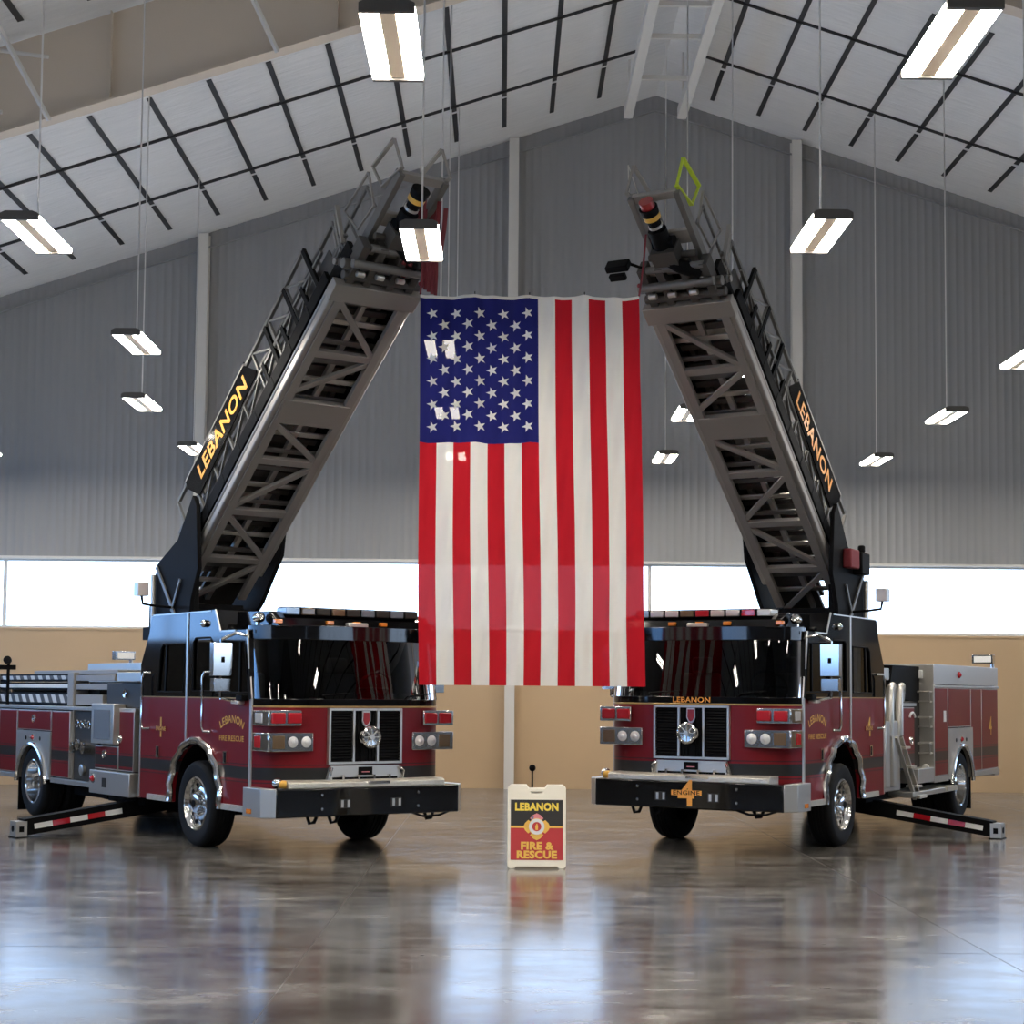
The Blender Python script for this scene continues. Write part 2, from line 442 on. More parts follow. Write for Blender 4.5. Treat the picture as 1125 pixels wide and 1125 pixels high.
# ridge purlins with their cross bars
b = MB('white_trim')
for x in (2.22, 3.2): b.box(x - .08, x + .08, 22.3, 30.46, 12.3, 12.5)
for y in (25.45, 26.75, 28.6, 24.0): b.box(2.3, 3.12, y - .03, y + .03, 12.34, 12.42)
for y in (30.2, 26.2, 23.2):
    for x in (2.22, 3.2): b.box(x - .02, x + .02, y - .02, y + .02, 12.5, roofz(x))
fix(b.build('trim_4'), 'pair of pale beams joined by cross bars under the ridge', 'beam')
b = MB('siding')
for sgn in (-1, 1):
    for k in range(1):
        xe = XL if sgn < 0 else XR
        b.beam((RX, D - .04, RZ - .30), (xe, D - .04, roofz(xe) - .30), .06, .03, (0, 0, 1))
fix(b.build('trim_5'), 'grey edge flashing along the gable top', 'flashing')

# ------------------------------------------------------------------ hanging lights
def light_proto():
    root = empty('hanging_light'); w, l = .345, 1.18
    b = MB('lamp_body')
    for s in (-1, 1):
        y = s * (l / 2)
        pts = [(-w / 2, -.02), (w / 2, -.02), (w / 2, .035), (w / 2 - .05, .06), (-w / 2 + .05, .06), (-w / 2, .035)]
        b.prism('y', y - .02, y + .02, pts)
    b.box(-w / 2 + .02, w / 2 - .02, -l / 2, l / 2, .03, .055)
    b.m('lamp_rib').box(-.05, .05, -l / 2 + .02, l / 2 - .02, -.004, .03)
    b.build('housing', root)
    for s in (-1, 1):
        p = MB('lamp'); x0, x1 = s * .058, s * (w / 2 + .002)
        N = 8; pr = []
        xa, xb = min(x0, x1), max(x0, x1)
        for i in range(N + 1):
            f = i / N; pr.append((xa + (xb - xa) * f, -.006 - .006 * math.sin(PI * f)))
        pr += [(xb, .025), (xa, .025)]
        p.prism('y', -l / 2 + .022, l / 2 - .022, pr); p.build('lens', root)
    return root
LIGHTS = [  # x, y, label
 (-.74, 10.77, 'large hanging twin light at the top left of centre'), (2.83, 10.62, 'large hanging twin light at the top right'),
 (-4.32, 15.5, 'hanging twin light at the left edge below the rafter'), (-.78, 15.65, 'hanging twin light in front of the left ladder tip'),
 (2.86, 15.2, 'hanging twin light in front of the column right of the right ladder tip'), (-4.45, 20.4, 'upper hanging twin light left of the left ladder'),
 (-5.3, 24.75, 'second hanging twin light down left of the left ladder'), (-5.4, 29.5, 'small hanging twin light half behind the left ladder name board'),
 (2.74, 25.23, 'hanging twin light half behind the right ladder'), (2.87, 30.0, 'small hanging twin light between the flag and right ladder'),
 (6.63, 25.25, 'hanging twin light right of the right ladder, larger of the lower two'), (6.64, 30.08, 'lowest hanging twin light right of the right ladder'),
 (6.47, 20.8, 'hanging twin light cut off by the right edge'), (-.78, 20.5, 'hanging twin light behind the blue field of the flag, upper one'),
 (-.85, 25.25, 'hanging twin light behind the blue field of the flag, lower one'), (-.85, 30.0, 'farthest hanging twin light behind the flag stripes'),
 (2.98, 22.0, 'hanging twin light hidden behind the right ladder'), (6.5, 15.4, 'hanging twin light just beyond the right edge'), (6.5, 10.6, 'front hanging twin light beyond the right edge'),
 (-4.35, 10.7, 'front hanging twin light beyond the left edge')]
for y in (5.9, 1.05):
    for x in (-4.35, -.74, 2.83, 6.5): LIGHTS.append((x, y, None))
for y in (5.9, 10.7, 15.5, 20.5, 25.2, 29.9):
    for x in (-9.2, 11.2): LIGHTS.append((x, y, None))
proto = None; WIRES = []
def bpt(x, y, z): return (x * math.cos(BY) - y * math.sin(BY), x * math.sin(BY) + y * math.cos(BY), z)
for x, y, lab in LIGHTS:
    if proto is None: o = proto = light_proto()
    else: o = copy_tree(proto)
    o.location = bpt(x, y, 6.); o.rotation_euler = (0, 0, BY)
    z1 = roofz(x) - 6. - .01
    if abs(y - 22.2) < .3: z1 -= 1
    w = MB('wire'); w.tube([(0, 0, .055), (0, 0, z1)], .010, 6); w.build('cable', o)
    tag(o, lab or 'hanging twin light out of frame', 'light', 'hanging high bay lights' if lab else 'hanging lights out of frame')

# ------------------------------------------------------------------ flag
def flag():
    Y0 = 18.85; root = empty('hanging_flag', bpt(0, Y0, 0), BY)
    tag(root, 'large flag of red and white stripes hanging between the two ladders', 'flag')
    NX, NZ = 13 * 10, 130
    def pos(u, v, off=0):          # u 0..1 left to right, v 0 top .. 1 bottom
        xl = -.95 + (.03) * v; xr = 1.505 + .09 * v
        x = xl + (xr - xl) * u
        sag = .022 * abs(math.sin(u * PI * 4)) ** .8 * (1 - v) if True else 0
        z = 6.245 - sag - (6.245 - 1.905) * v
        x += .012 * math.sin(v * 7 + u * 5) * v
        y = .035 * math.sin(u * 21 + v * 2.2) * (.25 + v) + .022 * math.sin(u * 47 - v * 5 + 1) + .016 * math.sin((u * 1.2 + v * 1.8) * 13) + .008 * math.sin(u * 90 + v * 30)
        y += .06 * math.exp(-((u - .04) / .03) ** 2) * v
        return Vector((x, y - off, z))
    b = MB('fred', 'fwhite', 'fblue')
    vs = [pos(i / NX, j / NZ) for j in range(NZ + 1) for i in range(NX + 1)]
    b.add(vs, []); jc = round(NZ * .374)
    for j in range(NZ):
        for i in range(NX):
            st = i // 10
            k = 2 if (st < 7 and j < jc) else (0 if st % 2 == 0 else 1)
            q = j * (NX + 1) + i; b.f.append([q, q + NX + 1, q + NX + 2, q + 1]); b.mi.append(k); b.sm.append(True)
    # fifty stars
    b.m('fstar')
    for off in (.009,):
        for ci in range(9):
            n = 6 if ci % 2 == 0 else 5
            for ri in range(n):
                u = (7 / 13) * (.105 + .1005 * ci); v = .374 * (.105 + .158 * (ri + (0 if ci % 2 == 0 else .5)))
                rr = .068; vs = []
                c = pos(u, v)
                for k in range(11):
                    if k == 0: dx = dz = 0
                    else:
                        a_ = PI / 2 + (k - 1) * PI / 5 + PI / 10 * .9; q = rr if k % 2 == 1 else rr * .40
                        dx, dz = q * math.cos(a_), q * math.sin(a_)
                    p = pos(u + dx / 2.46, v - dz / 4.34, off); vs.append(p)
                b.add(vs, [(0, k, k % 10 + 1) for k in range(1, 11)])
    b.build('cloth', root, angle=180)
    h = MB('fwhite')
    vs = []; fs = []
    for i in range(NX + 1):
        p = pos(i / NX, 0); vs += [p, p + Vector((0, .0, .035)), p + Vector((0, .012, .035)), p + Vector((0, .012, 0))]
    for i in range(NX):
        for k in range(4): fs.append((4 * i + k, 4 * i + (k + 1) % 4, 4 * i + 4 + (k + 1) % 4, 4 * i + 4 + k))
    h.add(vs, fs, True); h.build('heading_band', root)
    for us, tip in ((0, (-.93, -.0, 6.75)), (1, (1.58, .0, 6.98))):
        r_ = MB('ropered'); p = pos(us, 0) + Vector((0, 0, .03)); r_.tube([p, p.lerp(Vector(tip), .5) + Vector((.01, 0, 0)), tip], .012, 6)
        r_.ball(p + Vector((0, 0, .12)), .025); r_.build('rope', root)
    for u in (.25, .5, .75):
        r_ = MB('blackm'); p = pos(u, 0) + Vector((0, .006, .03)); r_.tube([p, p + Vector((0, 0, .035))], .006, 5); r_.build('clip', root)
flag()

# ------------------------------------------------------------------ sandwich board
def sandwich():
    root = empty('sandwich_board', bpt(.383, 17.92, 0), BY)
    tag(root, 'white folding sandwich board reading Lebanon Fire and Rescue on the floor', 'sign')
    w, h = .306, .87; tilt = R(9)
    for s in (0, 1):
        b = MB('ivory')
        T = Matrix.Translation((0, .0 if s == 0 else .30, 0)) @ Matrix.Rotation(-tilt if s == 0 else tilt, 4, 'X')
        b.T = T
        pts = [(-w, .03), (-w + .02, 0), (-w + .075, 0), (-w + .09, .02), (w - .09, .02), (w - .075, 0), (w - .02, 0), (w, .03), (w, h - .03), (w - .03, h), (.105, h), (.085, h - .035), (-.085, h - .035), (-.105, h), (-w + .03, h), (-w, h - .03)]
        slot = [(-.065, h - .085), (.065, h - .085), (.065, h - .07), (-.065, h - .07)]
        b.prism('y', 0, .035, pts, [slot])
        p = b.build('front_panel' if s == 0 else 'rear_panel', root, bevel=.006)
        if s == 0:
            f = MB('signblack'); f.T = T; y = -.004
            f.m('signblack').box(-.273, .273, -.004, .002, .443, .715)
            f.m('signred').box(-.273, .273, -.004, .002, .09, .421)
            f.m('signgold').box(-.273, .273, -.005, .002, .421, .443)
            xd, yd = (1, 0, 0), (0, 0, 1)
            f.m('signyel').text('LEBANON', .108, (0, -.004, .637), xd, yd, .05, .003, width=.455)
            f.m('signgold').text('FIRE &', .105, (0, -.004, .232), xd, yd, .05, .003, width=.345)
            f.text('RESCUE', .105, (0, -.004, .141), xd, yd, .05, .003, width=.42)
            # maltese cross badge
            cz = .434
            for k in range(4):
                a0 = k * PI / 2; f.m('signpink' if k == 1 else 'signgold')
                poly = [(.03, -.022), (.088, -.07), (.122, -.038), (.14, 0), (.122, .038), (.088, .07), (.03, .022)]
                pts = [(x * math.cos(a0) - y_ * math.sin(a0), cz + x * math.sin(a0) + y_ * math.cos(a0)) for x, y_ in poly]
                f.prism('y', -.009, -.004, pts)
            f.m('signblue'); f.prism('y', -.011, -.008, [(-.06, cz + .075), (-.035, cz + .06), (-.03, cz + .105), (-.052, cz + .108)])
            def disc(r0, y0, k):
                f.m(k); f.prism('y', y0 - .004, y0, [(r0 * math.cos(2 * PI * i / 28), cz + r0 * math.sin(2 * PI * i / 28)) for i in range(28)])
            disc(.088, -.009, 'signgold'); disc(.082, -.012, 'white'); disc(.048, -.015, 'signred')
            f.m('signgold').prism('y', -.022, -.018, [(-.012, cz - .035), (.012, cz - .035), (.014, cz), (.004, cz + .035), (-.008, cz + .02), (-.016, cz)])
            f.build('poster', p)
    b = MB('ivory'); b.tube([(-w + .03, .145, h - .07), (w - .03, .145, h - .07)], .012); b.build('hinge', root)
sandwich()

# short post behind the sign
o = empty('floor_post', (.285, 22.1, 0)); tag(o, 'thin dark post with a round knob behind the sandwich board', 'post')
b = MB('blackm'); b.tube([(0, 0, .0), (0, 0, .82)], .012); b.lathe([(.11, 0), (.10, .015), (.02, .02)], (0, 0, 0), (0, 0, 1), 20); b.build('pole', o)
b = MB('blackm'); b.ball((0, 0, .86), .045); b.build('knob', o)

# ------------------------------------------------------------------ fire engines
EL = math.atan(.80); CE, SE = math.cos(EL), math.sin(EL)
LAD = Matrix(((1, 0, 0, 0), (0, CE, -SE, 0), (0, SE, CE, 4.76), (0, 0, 0, 1)))   # (x, along, normal) -> truck

def arc(cy, cz, r, a0, a1, n=18):
    return [(cy + r * math.cos(R(a0 + (a1 - a0) * i / n)), cz + r * math.sin(R(a0 + (a1 - a0) * i / n))) for i in range(n + 1)]

def fire_engine(side, loc, rz, dz, number, label):
    root = empty('fire_engine', (*loc, 0), rz); tag(root, label, 'fire truck', 'two ladder trucks')
    L0 = (0, 0, dz)
    def B(mb, name, parent=None, bevel=0.):
        if parent is None: return mb.build(name, root, L0, bevel)
        return mb.build(name, parent, (0, 0, 0), bevel)
    # ---------- chassis
    b = MB('blackm')
    for s in (-1, 1): b.box(s * .33, s * .45, -7.6, 1.7, .58, .82)
    b.box(-.72, .72, -7.6, -1.7, .62, .95); b.box(-.75, .75, -1.62, 1.4, .78, .95)
    b.box(-.9, -.45, -3.2, -1.8, .42, .7); b.box(.45, .9, -4.6, -3.4, .42, .7); b.box(.5, 1.0, -3.1, -1.9, .42, .62)
    b.cyl((-.9, 0, .5), (.9, 0, .5), .09); b.cyl((-.9, -5.5, .5), (.9, -5.5, .5), .11); b.ball((0, -5.5, .5), .24)
    b.box(-.4, .4, -.5, 1.2, .45, .8)
    for s in (-1, 1):
        pts = arc(.02, .6, .655, -5, 185, 20); vs = []
        for y, z in pts: vs += [(s * .74, y, z), (s * 1.16, y, z)]
        b.add(vs, [(2 * i, 2 * i + 2, 2 * i + 3, 2 * i + 1) for i in range(len(pts) - 1)])
        b.box(s * .70, s * .74, -.75, .8, .6, 1.3)
    B(b, 'chassis')
    # ---------- cab shell
    plan = [(1.2, 1.43), (1.17, 1.52), (1.09, 1.63), (.95, 1.73), (.75, 1.80), (.5, 1.84), (.25, 1.855), (0, 1.86)]
    full = plan + [(-x, y) for x, y in plan[-2::-1]]
    def off(k, sx, dy): return [(x * sx, y + dy) for x, y in full]
    b = MB('red', 'black', 'goldline')
    b.m('red').prism('z', .62, 1.72, full + [(-1.15, 1.38), (1.15, 1.38)])
    b.m('goldline').prism('z', 1.705, 1.725, off(0, 1.004, .006) + [(-1.15, 1.38), (1.15, 1.38)])
    b.m('black').prism('z', 1.725, 1.80, off(0, 1., .0) + [(-1.15, 1.38), (1.15, 1.38)])
    b.prism('z', 2.46, 2.62, off(0, .975, -.11) + [(-1.15, 1.2), (1.15, 1.2)])
    # roof and back as one folded sheet
    prof = [(-1.64, .56), (-1.64, 1.8), (-1.66, 2.2), (-1.42, 2.58), (-1.36, 2.80), (.45, 2.82), (.60, 2.57), (1.4, 2.57)]
    inn = [(1.4, 2.53), (.57, 2.53), (.42, 2.77), (-1.33, 2.75), (-1.38, 2.56), (-1.6, 2.18), (-1.58, 1.8), (-1.58, .56)]
    b.prism('x', -1.15, 1.15, prof + inn)
    b.m('black').box(-1.14, 1.14, -1.6, 1.5, .9, .95)
    B(b, 'cab_shell', bevel=.006)
    # windshield
    lo, hi = off(0, .992, -.004), off(0, .968, -.115); N = len(full)
    b = MB('cabglass'); b.add([(x, y, 1.80) for x, y in lo] + [(x, y, 2.46) for x, y in hi], [(i + 1, i, i + N, i + N + 1) for i in range(N - 1)], True)
    ws = B(b, 'windshield')
    for (x0, y0), (x1, y1) in ((lo[0], hi[0]), (lo[-1], hi[-1])):
        b = MB('blackm'); b.beam((x0, y0 - .01, 1.79), (x1, y1 - .01, 2.47), .07, .05, (0, 1, 0)); B(b, 'pillar_seal', ws)
    for sx in (-.55, .5):
        b = MB('blackm'); b.tube([(sx, 1.845, 1.80), (sx * 1.1, 1.84, 1.84), (sx - .36, 1.835, 1.87)], .008, 6); B(b, 'wiper', ws)
    # interior
    b = MB('grip'); b.box(-1.1, 1.1, 1.1, 1.6, 1.45, 1.80); B(b, 'dashboard', bevel=.03)
    for s in (-1, 1):
        b = MB('grip'); b.box(s * .35, s * .9, .1, .62, 1.2, 1.42); b.box(s * .38, s * .88, .02, .16, 1.4, 2.1); b.box(s * .5, s * .76, .02, .14, 2.1, 2.3); B(b, 'seat', bevel=.04)
    b = MB('blackm'); c = Vector((-.62, .98, 1.92)); e1 = Vector((1, 0, 0)); e2 = Vector((0, .5, .86))
    b.tube([c + (e1 * math.cos(2 * PI * k / 24) + e2 * math.sin(2 * PI * k / 24)) * .22 for k in range(24)], .018, 8, True)
    b.tube([c, (-.62, 1.3, 1.7)], .03); b.tube([c - e1 * .22, c + e1 * .22], .015); B(b, 'steering_wheel')
    # ---------- doors, both sides
    for s in (-1, 1):
        xo, xi = s * 1.2, s * 1.15; sd = 'right' if s > 0 else 'left'
        ar = arc(.02, .6, .66, 0, 180, 24)
        fa = [(y, z) for y, z in ar if y > -.28]; ra = [(y, z) for y, z in ar if y <= -.28]
        zc = .6 + math.sqrt(.66 ** 2 - .3 ** 2)
        front_low = [(1.43, .55), (1.43, 1.80), (-.28, 1.80), (-.28, zc)] + fa[::-1] + [(.68, .55)]
        rear_low = [(-.28, zc), (-.28, 1.80), (-1.64, 1.80), (-1.64, .55), (-.64, .55)] + ra[::-1]
        fwin = [(.52, 1.865), (1.34, 1.865), (1.22, 2.44), (.62, 2.46), (.52, 2.40)]
        mwin = [(-.12, 1.88), (.40, 1.88), (.40, 2.46), (.34, 2.5), (-.06, 2.5), (-.12, 2.46)]
        rwin = [(-1.13, 1.865), (-.39, 1.865), (-.37, 2.44), (-.98, 2.44), (-1.05, 2.39)]
        front_up = [(1.43, 1.80), (1.30, 2.57), (.60, 2.57), (.45, 2.82), (-.28, 2.81), (-.28, 1.80)]
        rear_up = [(-.28, 1.80), (-.28, 2.81), (-1.36, 2.80), (-1.42, 2.58), (-1.66, 2.2), (-1.64, 1.80)]
        for nm, low, upp, wins in (('front', front_low, front_up, [fwin, mwin]), ('rear', rear_low, rear_up, [rwin])):
            b = MB('red', 'black', 'goldline', 'gold', 'steel')
            b.m('red').prism('x', xi, xo, low); b.m('black').prism('x', xi, xo, upp, wins)
            ya = 1.43 if nm == 'front' else -.30; yb = -.26 if nm == 'front' else -1.64
            b.m('goldline').box(xo - s * .01, xo + s * .004, ya, yb, 1.795, 1.808)
            b.m('steel')
            if nm == 'front':
                b.beam((xo + s * .004, 1.425, .56), (xo + s * .004, 1.425, 1.80), .02, .045, (0, 1, 0)); b.beam((xo + s * .003, 1.425, 1.80), (xo + s * .003, 1.29, 2.57), .016, .035, (0, 1, 0))
                b.beam((xo + s * .003, .46, 2.82), (xo + s * .003, .61, 2.565), .016, .02, (0, 1, 0)); b.beam((xo, .61, 2.565), (xo, 1.0, 2.565), .016, .02)
            else:
                b.box(xo - s * .01, xo + s * .01, -.30, -.255, zc, 2.80)
                b.box(xo - s * .01, xo + s * .006, -1.645, -1.61, .56, 1.80)
                b.box(xo - s * .01, xo + s * .006, -1.30, .35, 2.80, 2.815)
            b.m('gold'); xd = (0, s, 0)
            if nm == 'front':
                b.text('LEBANON', .125, (xo, .95, 1.565), xd, (0, 0, 1), .012, s * .005 if False else .005, arc=.62, width=.62)
                b.text('FIRE RESCUE', .085, (xo, .945, 1.345), xd, (0, 0, 1), .012, .005, width=.62)
            else:
                yc = -1.0
                b.text(number, .34, (xo, yc, 1.42), xd, (0, 0, 1), .012, .005); b.m('red').box(xo, xo + s * .006, yc - .16, yc + .16, 1.385, 1.445)
                b.m('gold').text('ENGINE', .07, (xo, yc, 1.415), xd, (0, 0, 1), .012, .008, width=.28)
            d = B(b, 'door'); d['label'] = f'{nm} {sd} cab door'
            g = MB('cabglass')
            for w_ in wins: g.prism('x', xo - s * .022, xo - s * .016, w_)
            B(g, 'window', d)
            g = MB('blackm')
            for w_ in wins: g.tube([(xo - s * .003, y, z) for y, z in w_], .012, 6, True)
            if nm == 'front': g.beam((xo - s * .01, 1.10, 1.87), (xo - s * .01, 1.10, 2.44), .015, .03, (0, 1, 0))
            else: g.beam((xo - s * .01, -.93, 1.87), (xo - s * .01, -.90, 2.44), .015, .03, (0, 1, 0))
            B(g, 'window_seal', d)
            yh = .80 if nm == 'front' else -1.07
            g = MB('chrome', 'blackm'); g.box(xo, xo + s * .015, yh - .045, yh + .045, 1.06, 1.20); g.m('blackm').box(xo + s * .015, xo + s * .018, yh - .012, yh + .028, 1.075, 1.185); B(g, 'door_handle', d)
            yg = .30 if nm == 'front' else -1.44; gx = xo + s * .07
            g = MB('chrome'); g.tube([(xo, yg + .09, 2.10), (gx, yg + .05, 2.10), (gx, yg, 2.04), (gx, yg, 1.47), (gx, yg + .05, 1.41), (xo, yg + .09, 1.41)], .017, 8); B(g, 'grab_rail', d)
            g = MB('tread'); ys = (.76, 1.38) if nm == 'front' else (-1.33, -.70)
            g.box(s * 1.08, s * 1.23, ys[0], ys[1], .545, .61); B(g, 'step', d)
            if nm == 'front':
                g = MB('chrome', 'blackm'); g.ball((xo + s * .02, .20, 2.665), .045); g.m('blackm').box(xo, xo + s * .02, .16, .24, 2.63, 2.70); B(g, 'side_camera', d)
        # wheel arch trim
        b = MB('chrome'); b.tube([(s * (1.215 + .012 * math.sin(k * 1.7)), y, z) for k, (y, z) in enumerate(arc(.02, .6, .70, -4, 184, 30))], .046, 10); B(b, 'fender_trim')
        # mirror
        b = MB('chrome', 'steel'); mx = s * 1.42
        b.tube([(s * 1.2, 1.30, 2.50), (s * 1.30, 1.22, 2.53), (mx, 1.11, 2.46)], .018); b.tube([(mx, 1.09, 2.46), (mx, 1.09, 1.80)], .018); b.tube([(mx, 1.09, 1.80), (s * 1.2, 1.12, 1.76)], .016)
        mm = B(b, 'mirror')
        b = MB('chrome', 'blackm')
        b.box(mx - .115, mx + .115, 1.04, 1.14, 2.05, 2.42); b.box(mx - .105, mx + .105, 1.04, 1.14, 1.88, 2.02)
        b.m('blackm').box(mx - .02, mx + .02, 1.14, 1.146, 2.20, 2.26)
        B(b, 'mirror_head', mm, .042)
        b = MB('clear', 'blackm'); b.box(s * 1.2, s * 1.3, 1.10, 1.26, 1.735, 1.775); b.m('blackm').box(s * 1.2, s * 1.28, 1.18, 1.34, 1.775, 1.84); B(b, 'side_lamp', bevel=.01)
    # ---------- front face
    b = MB('steel', 'blackm', 'panel', 'redp')
    y = 1.87
    for z0, z1 in ((1.08, 1.105), (1.675, 1.70)): b.box(-.475, .475, 1.80, y + .02, z0, z1)
    for x in (-.4625, -.155, .155, .4625): b.box(x - .0125, x + .0125, 1.80, y + .02, 1.08, 1.70)
    b.m('blackm').box(-.46, .46, 1.80, y - .01, 1.09, 1.69)
    for k in range(17):
        z = 1.115 + k * .0335
        for x0, x1 in ((-.45, -.17), (.17, .45)): b.m('blackm').beam((x0, y, z), (x1, y, z), .02, .012, (0, 1, .6))
    for x in (-.1, -.05, .05, .1): b.box(x - .005, x + .005, y - .012, y + .004, 1.10, 1.68)
    gr = B(b, 'grille')
    b = MB('redp', 'steel'); pts = [(-.05, 1.67), (.05, 1.67), (.055, 1.56), (.03, 1.51), (0, 1.495), (-.03, 1.51), (-.055, 1.56)]
    b.m('steel').prism('y', y, y + .02, pts); b.m('redp').prism('y', y + .02, y + .026, [(a * .75, 1.585 + (c - 1.585) * .8) for a, c in pts]); B(b, 'badge', gr)
    b = MB('chrome', 'steel'); c = (0, 1.86, 1.38)
    b.lathe([(.0001, 0), (.09, 0), (.09, .08), (.125, .10), (.125, .15), (.105, .165), (.095, .15), (.0001, .145)], c, (0, 1, 0), 28)
    for k in range(12):
        a_ = 2 * PI * k / 12; b.ball((c[0] + .105 * math.cos(a_), c[1] + .165, c[2] + .105 * math.sin(a_)), .014, 6)
    b.m('steel').lathe([(.0001, .152), (.03, .152), (.03, .175), (.0001, .176)], c, (0, 1, 0), 16)
    for k in range(8):
        a_ = 2 * PI * k / 8; b.beam((c[0], c[1] + .155, c[2]), (c[0] + .09 * math.cos(a_), c[1] + .155, c[2] + .09 * math.sin(a_)), .008, .008, (0, 1, 0))
    B(b, 'siren')
    # chin plate under the grille
    b = MB('steel', 'blackm', 'chrome', 'signpink')
    b.prism('y', 1.80, 1.88, [(-.49, .90), (-.44, 1.06), (.44, 1.06), (.49, .90)])
    b.m('blackm').box(-.09, .09, 1.88, 1.888, .955, 1.045); b.box(-.42, .42, 1.86, 1.885, .88, .935)
    b.m('signpink').box(-.05, .05, 1.888, 1.89, .985, .995)
    b.m('chrome')
    for x in (-.3, -.1, .1, .3): b.box(x - .012, x + .012, 1.88, 1.92, .88, .96)
    b.tube([(-.47, 1.9, .9), (-.47, 1.93, 1.0), (-.44, 1.9, 1.04)], .018); b.tube([(.47, 1.9, .9), (.47, 1.93, 1.0), (.44, 1.9, 1.04)], .018)
    B(b, 'chin_plate')
    if number == '4':
        b = MB('orange'); b.text('LEBANON', .085, (0, 1.868, 1.762), (-1, 0, 0), (0, 0, 1), .02, .006, width=.47); B(b, 'lettering')
    # lamp clusters
    for s in (-1, 1):
        b = MB('chrome', 'steel'); X0, X1 = s * .64, s * 1.205
        b.prism('y', 1.46, 1.845, [(X0, 1.225), (X1, 1.225), (X1, 1.43), (X0, 1.43)])
        h = B(b, 'headlight_bezel', bevel=.012)
        for x in (.735, .90):
            l = MB('clear', 'chrome'); l.lathe([(.0001, .012), (.04, .012), (.06, .004), (.066, -.004)], (s * x, 1.848, 1.328), (0, 1, 0), 18)
            l.m('chrome').box(s * x - .07, s * x + .07, 1.84, 1.849, 1.255, 1.40); l.m('clear').ball((s * x, 1.845, 1.328), .035, 10); B(l, 'lens', h)
        l = MB('brownlens'); l.box(s * 1.0, s * 1.15, 1.84, 1.853, 1.255, 1.40); B(l, 'turn_signal', h, .008)
        l = MB('redlens'); l.box(s * 1.2, s * 1.213, 1.52, 1.66, 1.26, 1.395); B(l, 'marker_lens', h, .006)
        b = MB('chrome'); b.prism('y', 1.46, 1.845, [(s * .79, 1.505), (s * 1.205, 1.505), (s * 1.205, 1.675), (s * .79, 1.675)])
        h = B(b, 'warning_light_bezel', bevel=.012)
        for x in (.885, 1.085):
            l = MB('redlens'); l.prism('y', 1.84, 1.868, [(s * x - .085, 1.53), (s * x + .085, 1.53), (s * x + .085, 1.65), (s * x - .085, 1.65)]); B(l, 'lens', h, .014)
        l = MB('clear'); l.box(s * 1.2, s * 1.212, 1.53, 1.70, 1.535, 1.645); B(l, 'side_lens', h, .006)
    # ---------- bumper
    b = MB('black', 'steel', 'blackm')
    b.m('black').box(-1.175, 1.175, 1.55, 2.01, .515, .825); bp = B(b, 'bumper', bevel=.012)
    for s in (-1, 1):
        b = MB('steel'); b.prism('z', .515, .83, [(s * 1.175, 2.005), (s * 1.30, 1.87), (s * 1.30, 1.45), (s * 1.18, 1.45)]); e = B(b, 'bumper_end', bp, .008)
    b = MB('tread')
    b.prism('x', -1.0, 1.02, [(1.55, .825), (1.985, .825), (1.985, .885), (1.94, .91), (1.55, .91)]); B(b, 'tray_cover', bp, .008)
    b = MB('chrome'); b.box(-.26, .02, 1.975, 1.995, .86, .89); B(b, 'latch', bp)
    b = MB('chrome', 'gold'); b.ball((1.1, 1.88, .885), .06); b.m('gold').cyl((1.02, 1.92, .87), (1.1, 1.90, .875), .045); B(b, 'hose_coupling', bp)
    for x in (-.62, .62):
        for z in (.60, .755):
            b = MB('chrome'); b.cyl((x, 2.008, z), (x, 2.022, z), .016, 10); B(b, 'bolt', bp)
    for x in (-.33, .33):
        b = MB('panel', 'steel'); b.box(x - .07, x + .07, 2.008, 2.016, .60, .70); b.m('steel').box(x + .02, x + .05, 2.016, 2.02, .61, .69); b.box(x - .06, x - .03, 2.016, 2.02, .61, .69); B(b, 'tow_eye', bp)
    for s in (-1, 1):
        b = MB('amber'); b.box(s * 1.30, s * 1.308, 1.55, 1.66, .55, .60); B(b, 'marker_light', bp)
    if number == '4':
        b = MB('orange', 'black'); b.text('4', .40, (0, 2.012, .675), (-1, 0, 0), (0, 0, 1), .03, .004)
        b.m('orange').box(-.19, .19, 2.016, 2.018, .665, .725); b.m('black').text('ENGINE', .07, (0, 2.018, .694), (-1, 0, 0), (0, 0, 1), .012, .003, width=.33); B(b, 'number_decal', bp)
    b = MB('blackm')
    for x in (-.9, .35, .62): b.tube([(x, 1.9, .52), (x + .03, 1.9, .45), (x + .09, 1.9, .44), (x + .12, 1.9, .52)], .02, 6)
    b.tube([(-.55, 1.95, .53), (-.75, 1.95, .47), (-.95, 1.95, .48), (-1.1, 1.95, .53)], .014, 6); B(b, 'hose_loop', bp)
    # ---------- roof gear
    b = MB('black'); b.prism('x', -1.0, 1.0, [(.60, 2.57), (1.50, 2.58), (1.66, 2.60), (1.60, 2.70), (1.40, 2.78), (.62, 2.80)]); vz = B(b, 'roof_visor', bevel=.012)
    b = MB('blackm', 'steel'); b.box(-.86, .86, 1.34, 1.56, 2.73, 2.83); lb = B(b, 'light_bar', bevel=.015)
    cols = ['steel', 'redlens', 'steel', 'steel', 'redlens', 'brownlens', 'steel', 'steel', 'bluelens'] if number == '4' else ['bluelens', 'brownlens', 'panel', 'brownlens', 'panel', 'screen', 'panel', 'screen', 'panel']
    if number == '4': cols = cols[::-1]
    for k in range(9):
        x = .78 - k * .195; l = MB(cols[k]); l.box(x - .085, x + .085, 1.33, 1.572, 2.742, 2.82); B(l, 'lens', lb, .01)
    for x in (-1.0, -.35, 0, .35, 1.0):
        l = MB('amber'); l.box(x - .045, x + .045, 1.60, 1.665, 2.635, 2.68); B(l, 'clearance_light', vz, .008)
    b = MB('steel'); b.box(-.12, .14, 1.62, 1.70, 2.60, 2.665); B(b, 'camera_box', vz, .01)
